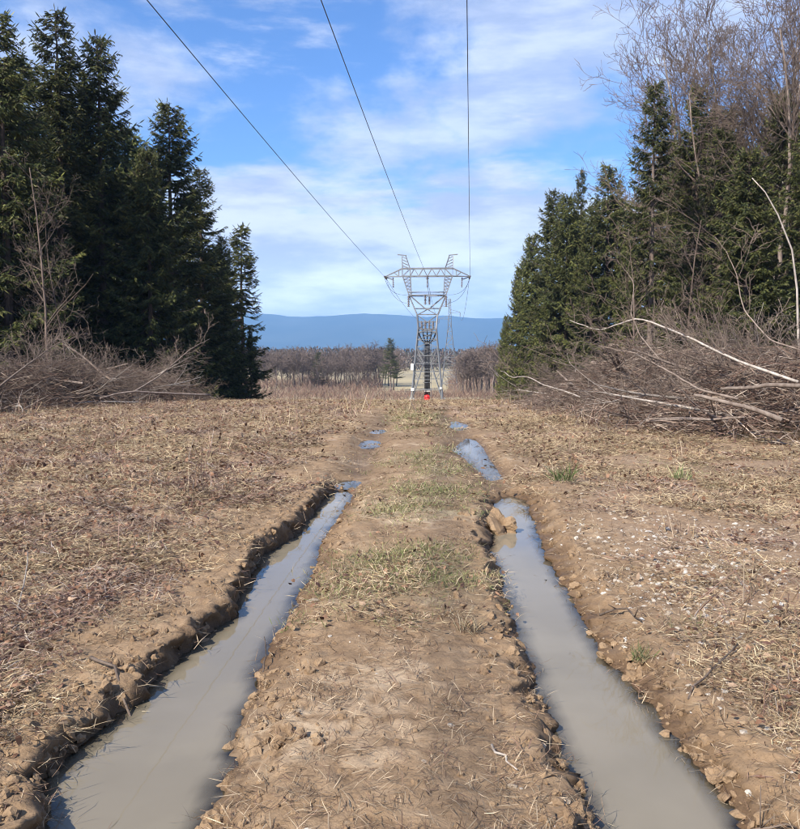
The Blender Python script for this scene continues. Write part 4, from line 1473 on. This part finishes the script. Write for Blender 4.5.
# ------------------------------------------------------------------ ground cover
def scatter(name, protos, pos, rot, scl, idx, label, cat):
    cl = bpy.data.collections.new(name + '_pieces')
    for i, me in enumerate(protos):
        po = bpy.data.objects.new('%s_piece_%02d' % (name, i), me)
        cl.objects.link(po)
    me = bpy.data.meshes.new(name)
    n = len(pos)
    me.vertices.add(n)
    me.vertices.foreach_set('co', np.asarray(pos, np.float32).ravel())
    set_attr(me, 'rot', rot, 'FLOAT_VECTOR'); set_attr(me, 'scl', scl); set_attr(me, 'pick', idx, 'INT')
    o = link(name, me)
    ng = bpy.data.node_groups.new(name, 'GeometryNodeTree')
    ng.interface.new_socket('Geometry', in_out='INPUT', socket_type='NodeSocketGeometry')
    ng.interface.new_socket('Geometry', in_out='OUTPUT', socket_type='NodeSocketGeometry')
    gi, go = ng.nodes.new('NodeGroupInput'), ng.nodes.new('NodeGroupOutput')
    ci = ng.nodes.new('GeometryNodeCollectionInfo')
    ci.inputs['Collection'].default_value = cl
    ci.inputs['Separate Children'].default_value = True
    ci.inputs['Reset Children'].default_value = True
    ip = ng.nodes.new('GeometryNodeInstanceOnPoints')
    ip.inputs['Pick Instance'].default_value = True

    def at_(nm, typ):
        a = ng.nodes.new('GeometryNodeInputNamedAttribute')
        a.data_type = typ
        a.inputs['Name'].default_value = nm
        return a.outputs['Attribute']
    e2r = ng.nodes.new('FunctionNodeEulerToRotation')
    ng.links.new(at_('rot', 'FLOAT_VECTOR'), e2r.inputs[0])
    ng.links.new(gi.outputs[0], ip.inputs['Points'])
    ng.links.new(ci.outputs[0], ip.inputs['Instance'])
    ng.links.new(at_('pick', 'INT'), ip.inputs['Instance Index'])
    ng.links.new(e2r.outputs[0], ip.inputs['Rotation'])
    ng.links.new(at_('scl', 'FLOAT'), ip.inputs['Scale'])
    ng.links.new(ip.outputs[0], go.inputs[0])
    md = o.modifiers.new('scatter', 'NODES')
    md.node_group = ng
    tag(o, label, cat, kind='stuff')
    return o


def tuft(seed, n, rad, lo, hi, w, elev, pal, leaves=0, stalks=0):
    """a patch of blades spread over a disc"""
    global rng
    r = np.random.default_rng(seed); rng = r
    mb = MB()
    a = r.uniform(0, 2 * np.pi, n); q = rad * np.sqrt(r.uniform(size=n))
    base = np.column_stack([q * np.cos(a), q * np.sin(a), r.uniform(-0.004, 0.012, n)])
    az = r.uniform(0, 2 * np.pi, n); el = np.clip(r.normal(elev[0], elev[1], n), -0.05, 1.5)
    dr = np.column_stack([np.cos(az) * np.cos(el), np.sin(az) * np.cos(el), np.sin(el)])
    col = np.array(pal)[r.integers(0, len(pal), n)] * r.uniform(0.75, 1.25, (n, 1))
    mb.blades(base, dr, r.uniform(lo, hi, n), r.uniform(0.7, 1.3, n) * w, up=np.tile([0, 0, 1.0], (n, 1)) + r.normal(0, 0.5, (n, 3)), bend=r.normal(0.12, 0.12, n), col=col)
    if leaves:
        m = leaves
        b = np.column_stack([r.uniform(-rad, rad, (m, 2)), r.uniform(0.002, 0.02, m)])
        d = np.column_stack([r.normal(size=(m, 2)), r.normal(0, 0.35, m)])
        lc = np.array([(0.16, 0.085, 0.05), (0.24, 0.14, 0.085), (0.10, 0.055, 0.04), (0.30, 0.21, 0.14)])[r.integers(0, 4, m)]
        mb.blades(b, d, r.uniform(0.02, 0.05, m), r.uniform(0.015, 0.03, m), up=np.tile([0, 0, 1.0], (m, 1)) + r.normal(0, 0.4, (m, 3)), bend=0.2, col=lc)
    for _ in range(stalks):
        x, y = r.uniform(-rad, rad, 2)
        h = r.uniform(0.08, 0.30)
        ln = r.normal(0, 0.25, 2)
        s = np.linspace(0, 1, 4)[:, None]
        c = np.array(pal)[r.integers(0, len(pal))] * r.uniform(0.9, 1.4)
        mb.tube(np.array([x, y, -0.01]) + s * np.array([ln[0] * h, ln[1] * h, h]) + s * s * r.normal(0, 0.1 * h, 3), np.linspace(0.0032, 0.0015, 4), 3, col=c)
    return mb.mesh('tuft', M['straw'])


STRAW = [(0.48, 0.375, 0.22), (0.40, 0.30, 0.17), (0.52, 0.43, 0.28), (0.28, 0.19, 0.11), (0.20, 0.13, 0.08)]
BRAM = [(0.20, 0.115, 0.09), (0.29, 0.185, 0.14), (0.36, 0.255, 0.19), (0.14, 0.085, 0.07), (0.46, 0.36, 0.25), (0.40, 0.345, 0.30)]
GREEN = [(0.16, 0.19, 0.065), (0.21, 0.22, 0.085), (0.40, 0.33, 0.19), (0.30, 0.27, 0.13), (0.46, 0.37, 0.24), (0.13, 0.155, 0.055)]
ROOT = [(0.16, 0.10, 0.065), (0.26, 0.18, 0.115), (0.42, 0.33, 0.22), (0.10, 0.06, 0.045)]
T_STRAW = [tuft(100 + i, 130, 0.21, 0.03, 0.12, 0.0032, (0.06, 0.15), STRAW, 10, 0) for i in range(6)]
T_BRAM = [tuft(120 + i, 110, 0.21, 0.03, 0.13, 0.0032, (0.06, 0.16), BRAM, 20, 0) for i in range(6)]
T_GREEN = [tuft(140 + i, 42, 0.17, 0.025, 0.075, 0.0034, (0.45, 0.4), GREEN, 2, 0) for i in range(5)]
T_ROOT = [tuft(160 + i, 14, 0.10, 0.03, 0.11, 0.0028, (0.15, 0.4), ROOT, 0, 0) for i in range(5)]
T_STALK = [tuft(180 + i, 10, 0.15, 0.05, 0.14, 0.004, (0.5, 0.3), BRAM + STRAW, 0, 9) for i in range(5)]


def clod_mesh(seed, mat, flat=0.75, rough=0.35, sub=2):
    r = np.random.default_rng(seed)
    me0 = bpy.data.meshes.new('clod')
    import bmesh
    bm = bmesh.new()
    bmesh.ops.create_icosphere(bm, subdivisions=sub, radius=1.0)
    off = r.uniform(0, 50, 3)
    for v_ in bm.verts:
        c = np.array(v_.co)
        k_ = 1 + rough * (vnoise(np.array([c[0] * 1.6 + off[0] + c[2]]), np.array([c[1] * 1.6 + off[1] - c[2]]), seed)[0] * 2)
        k_ += rough * 0.5 * vnoise(np.array([c[0] * 4 + off[1]]), np.array([c[2] * 4 + c[1] * 3]), seed + 3)[0]
        if sub > 2:
            k_ += 0.28 * (0.5 - worley(np.array([c[0] * 3 + c[2] * 1.7 + off[0]]), np.array([c[1] * 3 - c[2] * 2.1 + off[1]]), seed)[0])
            k_ += 0.16 * fbm(np.array([c[0] * 7 + c[2] * 4]), np.array([c[1] * 7 - c[2] * 5]), 3, seed)[0]
        v_.co = Vector(c * k_ * np.array([1.1, 0.9, flat]))
    bm.to_mesh(me0); bm.free()
    me0.materials.append(mat)
    me0.polygons.foreach_set('use_smooth', np.zeros(len(me0.polygons), bool))
    return me0


CLOD = [clod_mesh(200 + i, M['clod'], 0.75, 0.5) for i in range(7)]
CHIP = [clod_mesh(220 + i, M['stone'], 0.5, 0.55) for i in range(6)]

r = np.random.default_rng(99)


def cand(n, y0, y1, wide=0.58):
    y = np.exp(r.uniform(math.log(y0), math.log(y1), n))
    x = r.uniform(-1, 1, n) * (wide * y + 0.5)
    return x, y


def inwater(x, y, pad=0.0):
    w = np.zeros(x.shape, bool)
    for pg, *_ in P:
        w |= seg_dist(x, y, pg, True) < pad
    return w


def place(name, protos, x, y, base, sc_lo, sc_hi, grow_far, label, cat, sink=0.0, tilt=0.12, maxs=1.9, tail=1.0):
    n = len(x)
    z = gz(x, y) - sink
    s = base * (sc_lo + (sc_hi - sc_lo) * r.uniform(size=n) ** tail) * np.clip(1 + (y - 4) * grow_far, 0.8, maxs)
    rot = np.column_stack([r.normal(0, tilt, n), r.normal(0, tilt, n), r.uniform(0, 6.28, n)])
    return scatter(name, protos, np.column_stack([x, y, z]), rot, s, r.integers(0, len(protos), n), label, cat)


def gravel(x, y):
    g_ = 0 * x
    for (px, py), sx, sy, a in (((705, 560), 0.75, 1.0, 0.8), ((655, 545), 0.45, 0.8, 0.7), ((675, 590), 0.4, 0.45, 0.8)):
        c = at(px, py)
        g_ = np.maximum(g_, a * np.exp(-((x - c[0]) / sx) ** 2 - ((y - c[1]) / sy) ** 2))
    return g_


def pick(n, y0, y1, key, pad=0.05, wide=0.58, power=1.0, extra=None):
    x, y = cand(n, y0, y1, wide)
    z_, wet_, lit_, cr_, gr_, fa_, bk_ = terrain(x, y, True)
    w = {'litter': lit_, 'green': gr_, 'bank': bk_, 'all': np.ones_like(x)}[key] ** power
    if extra is not None:
        w = w * extra(x, y)
    if key == 'litter':
        w = w * (1 - gravel(x, y))
    ok = (r.uniform(size=n) < w) & ~inwater(x, y, pad)
    return x[ok], y[ok]


clump = lambda f, s, lo, hi: (lambda x, y: 0.12 + 0.88 * sstep(fbm(x * f, y * f, 3, s), lo, hi))
x, y = pick(26000, 2.2, 70, 'litter', 0.08, extra=lambda x, y: clump(0.9, 301, -0.25, 0.25)(x, y) * np.where((x < -1.3) & (y < 14), 0.9, 1.0) * np.where((x > 1.2) & (y < 9.5), 0.4, 1.0))
place('dead_grass', T_STRAW, x, y, 1.0, 0.6, 1.2, 0.07, 'flattened dry straw covering the field beside the track', 'dead grass')
x, y = pick(16000, 2.2, 34, 'litter', 0.08, extra=lambda x, y: np.where(x < -1.2, 0.75, 0.12) * clump(0.7, 305, -0.3, 0.2)(x, y))
place('bramble_litter', T_BRAM, x, y, 1.0, 0.6, 1.2, 0.07, 'brown bramble stems and leaf litter on the mown field', 'litter')
x, y = pick(700, 3, 34, 'litter', 0.1, extra=lambda x, y: clump(0.6, 309, 0.0, 0.3)(x, y))
place('dry_stalks', T_STALK, x, y, 1.0, 0.6, 1.3, 0.05, 'short upright dead stalks sticking out of the field', 'stalks')
x, y = pick(9000, 4.0, 32, 'green', 0.10, 0.2, extra=clump(1.9, 311, -0.45, 0.40))
place('green_grass', T_GREEN, x, y, 1.0, 0.6, 1.2, 0.06, 'thin green and straw grass on the ridge between the ruts', 'grass')
x, y = pick(3500, 3.2, 20, 'litter', 0.10, 0.58, extra=lambda x, y: sstep(fbm(x * 0.8, y * 0.8, 3, 315), 0.18, 0.4) * (x > 1.2))
place('green_grass', T_GREEN, x, y, 0.9, 0.6, 1.2, 0.06, 'sparse green blades among the straw right of the track', 'grass')
x, y = pick(9000, 2.2, 22, 'all', 0.03, 0.40, extra=lambda x, y: np.where(np.abs(x) < 1.9, 0.55, 0.2))
place('root_bits', T_ROOT, x, y, 1.0, 0.5, 1.2, 0.05, 'bits of root and straw strewn over the mud', 'litter', tilt=0.25)
x, y = pick(60000, 2.2, 16, 'bank', -0.03, 0.42, 2.4, extra=clump(2.3, 331, -0.2, 0.3))
place('mud_clods', CLOD, x, y, 0.009, 0.22, 4.2, 0.04, 'crumbled clods of mud along the rut banks', 'mud', 0.003, 0.6, tail=5.5)
x, y = pick(16000, 2.2, 20, 'all', 0.03, 0.45, extra=lambda x, y: 0.15 + 0.6 * sstep(fbm(x * 1.2, y * 1.2, 3, 321), 0.0, 0.4))
place('soil_crumbs', CLOD, x, y, 0.006, 0.4, 3.0, 0.05, 'small crumbs of dry soil on the track', 'soil', 0.002, 0.6, tail=3.0)
x, y = pick(30000, 2.2, 13, 'bank', -0.06, 0.42, 2.0, extra=lambda x, y: np.where(x < -0.95, 1.0, 0.05))
place('bank_clods', CLOD, x, y, 0.009, 0.25, 4.0, 0.02, 'broken lumps of mud crumbling down the left rut bank', 'mud', 0.004, 0.8, tail=4.0)
c0 = at(690, 570); c1 = at(620, 530); c2 = at(660, 595)


def chipw(x, y):
    w = 0.02 + 0.0 * x
    for c, sx, sy, a in ((at(715, 565), 0.95, 1.2, 0.55), (at(655, 545), 0.5, 1.0, 0.5), (at(675, 590), 0.4, 0.45, 0.9), (at(770, 640), 0.5, 0.6, 0.4), (at(740, 530), 0.9, 0.9, 0.35)):
        w = w + a * np.exp(-((x - c[0]) / sx) ** 2 - ((y - c[1]) / sy) ** 2)
    return np.where(x > 1.15, w, 0.003)


x, y = pick(60000, 2.3, 15, 'all', 0.05, 0.55, extra=chipw)
place('stone_chips', CHIP, x, y, 0.0062, 0.4, 3.2, 0.03, 'white limestone chips scattered on the soil right of the track', 'gravel', 0.0, 0.35, tail=3.0)

CRUST = clod_mesh(240, M['crust'], 0.35, 0.7)
# straw and leaf bits afloat on the rut water
fx, fy = [], []
for pg, wl, *_ in P[:2]:
    q = r.uniform(size=(2600, 2)) * (pg.max(0) - np.maximum(pg.min(0), [-9, 2.2])) + np.maximum(pg.min(0), [-9, 2.2])
    sd = seg_dist(q[:, 0], q[:, 1], pg, True)
    ok = (sd < -0.01) & (r.uniform(size=len(q)) < 0.006 + 0.35 * np.exp(sd / 0.022))
    fx.append(q[ok, 0]); fy.append(q[ok, 1])
fx, fy = np.concatenate(fx), np.concatenate(fy)
T_FLOAT = [tuft(190 + i, 2, 0.03, 0.02, 0.10, 0.0018, (0.0, 0.02), ROOT + STRAW, 0, 0) for i in range(6)]
scatter('floating_bits', T_FLOAT, np.column_stack([fx, fy, np.full(len(fx), WL + 0.001)]), np.column_stack([0 * fx, 0 * fx, r.uniform(0, 6.28, len(fx))]), r.uniform(0.5, 1.1, len(fx)), r.integers(0, 6, len(fx)), 'bits of straw and leaf floating along the water edges', 'litter')
# stones that can be picked out singly
GS = 'larger stones around the ruts'
stones = [((312, 597), 0.075, 'flat pale stone at the water edge of the left rut'), ((413, 620), 0.018, 'small round white stone on the ridge below the green grass'),
          ((377, 681), 0.018, 'small white pebble on the ridge left of the middle'), ((542, 742), 0.05, 'pale crumbly lump at the left edge of the right rut'),
          ((560, 806), 0.09, 'large pale crust lump at the bottom left of the right rut'), ((625, 641), 0.04, 'white stone close to the right rut bank'),
          ((730, 643), 0.05, 'flat white stone on the right among twigs'), ((716, 637), 0.035, 'white stone left of the flat one on the right'),
          ((775, 698), 0.045, 'white stone near the right edge of the photo'), ((648, 540), 0.05, 'white stone above the gravel patch right of the track'),
          ((668, 566), 0.045, 'white stone inside the gravel patch right of the track'), ((700, 545), 0.04, 'white stone at the right side of the gravel patch'),
          ((66, 762), 0.03, 'white stone on the left rut bank at the bottom'), ((40, 705), 0.03, 'pale stone lying left of the cut bank'), ((330, 640), 0.035, 'pale stone on the ridge near the left water edge')]
for i, ((px, py), s, lab) in enumerate(stones):
    c = at(px, py, -0.02)
    z = float(gz(c[0], c[1])[0])
    o = link('stone', CRUST if 'lump' in lab else CHIP[i % 6])
    o.location = (c[0], c[1], z + s * 0.06)
    o.scale = (s * 0.5, s * 0.42, s * 0.36)
    o.rotation_euler = (0, 0, i * 1.7)
    tag(o, lab, 'stone', GS)

# clod standing in the right rut
c = at(507, 531, WL)
o = link('mud_lump', clod_mesh(260, M['clod'], 0.9, 0.75, 4)); o.location = (c[0] - 0.03, c[1], WL + 0.02); o.scale = (0.13, 0.14, 0.13)
tag(o, 'brown lump of mud standing in the right rut water', 'mud')


def stick(pix, zoff, r0, mat, label, kids=0, seed=0):
    r_ = np.random.default_rng(seed)
    pts = []
    for (px, py), zo in zip(pix, zoff):
        c = at(px, py, -0.03)
        pts.append((c[0], c[1], float(gz(c[0], c[1])[0]) + zo))
    P0 = np.array(pts)
    tt = np.linspace(0, len(P0) - 1, 7)
    Pn = np.column_stack([np.interp(tt, np.arange(len(P0)), P0[:, k]) for k in range(3)]) + r_.normal(0, r0 * 0.8, (7, 3))
    mb = MB(); mb.tube(Pn, np.linspace(r0, r0 * 0.5, 7), 6)
    for _ in range(kids):
        i = r_.integers(1, 6)
        d = r_.normal(size=3); d[2] = abs(d[2])
        mb.tube(Pn[i] + np.linspace(0, 1, 3)[:, None] * d / np.linalg.norm(d) * r_.uniform(0.06, 0.16), np.linspace(r0 * 0.5, r0 * 0.25, 3), 4)
    tag(link('stick', mb.mesh('stick', M[mat], True)), label, 'stick')


stick([(90, 667), (115, 682), (141, 711)], (0.02, 0.03, 0.03), 0.010, 'bark_dark', 'dark stick hanging over the left bank into the water', 0, 1)
stick([(688, 700), (712, 676), (737, 655)], (0.02, 0.03, 0.06), 0.007, 'bark_dark', 'thin dark twig standing slanted right of the right rut', 3, 2)
stick([(489, 755), (502, 766), (516, 779)], (0.01, 0.015, 0.01), 0.006, 'bark_pale', 'pale sliver of wood lying on the ridge near the bottom', 0, 3)
stick([(17, 618), (24, 603), (29, 580)], (0.0, 0.05, 0.16), 0.006, 'bark_pale', 'pale broken stalk standing in the left field', 0, 4)
stick([(600, 612), (625, 618), (642, 628)], (0.02, 0.03, 0.02), 0.008, 'bark_dark', 'dark twig lying along the right rut bank', 2, 5)
stick([(720, 808), (760, 815), (798, 826)], (0.02, 0.03, 0.02), 0.006, 'bark_dark', 'dark twig lying in the bottom right corner', 2, 6)
stick([(650, 760), (665, 782), (680, 810)], (0.14, 0.10, 0.10), 0.003, 'bark_pale', 'thin pale reed crossing the right rut water', 0, 7)
stick([(264, 665), (265, 655), (265, 643)], (0.0, 0.05, 0.11), 0.005, 'bark_dark', 'short dark peg of twig upright at the left water edge', 0, 8)
stick([(530, 545), (548, 568), (560, 590)], (0.03, 0.05, 0.04), 0.006, 'bark_dark', 'dark twig reaching over the far right rut water', 5, 9)

# green weeds
for i, (px, py, s, lab) in enumerate(((563, 486, 1.5, 'leafy green weed tuft in the straw right of the ruts'), (680, 478, 1.3, 'green grass tuft before the right branch heap'),
                                      (640, 650, 0.6, 'small green tuft on the right rut bank'), (470, 632, 0.8, 'dry grass tuft on the ridge beside the right rut'))):
    c = at(px, py)
    o = link('grass_tuft', tuft(300 + i, 70, 0.09, 0.08, 0.2, 0.006, (0.9, 0.3), [(0.10, 0.15, 0.05), (0.14, 0.18, 0.06), (0.30, 0.28, 0.15)] if i < 3 else STRAW))
    o.location = (c[0], c[1], float(gz(c[0], c[1])[0])); o.scale = (s, s, s)
    tag(o, lab, 'plant')
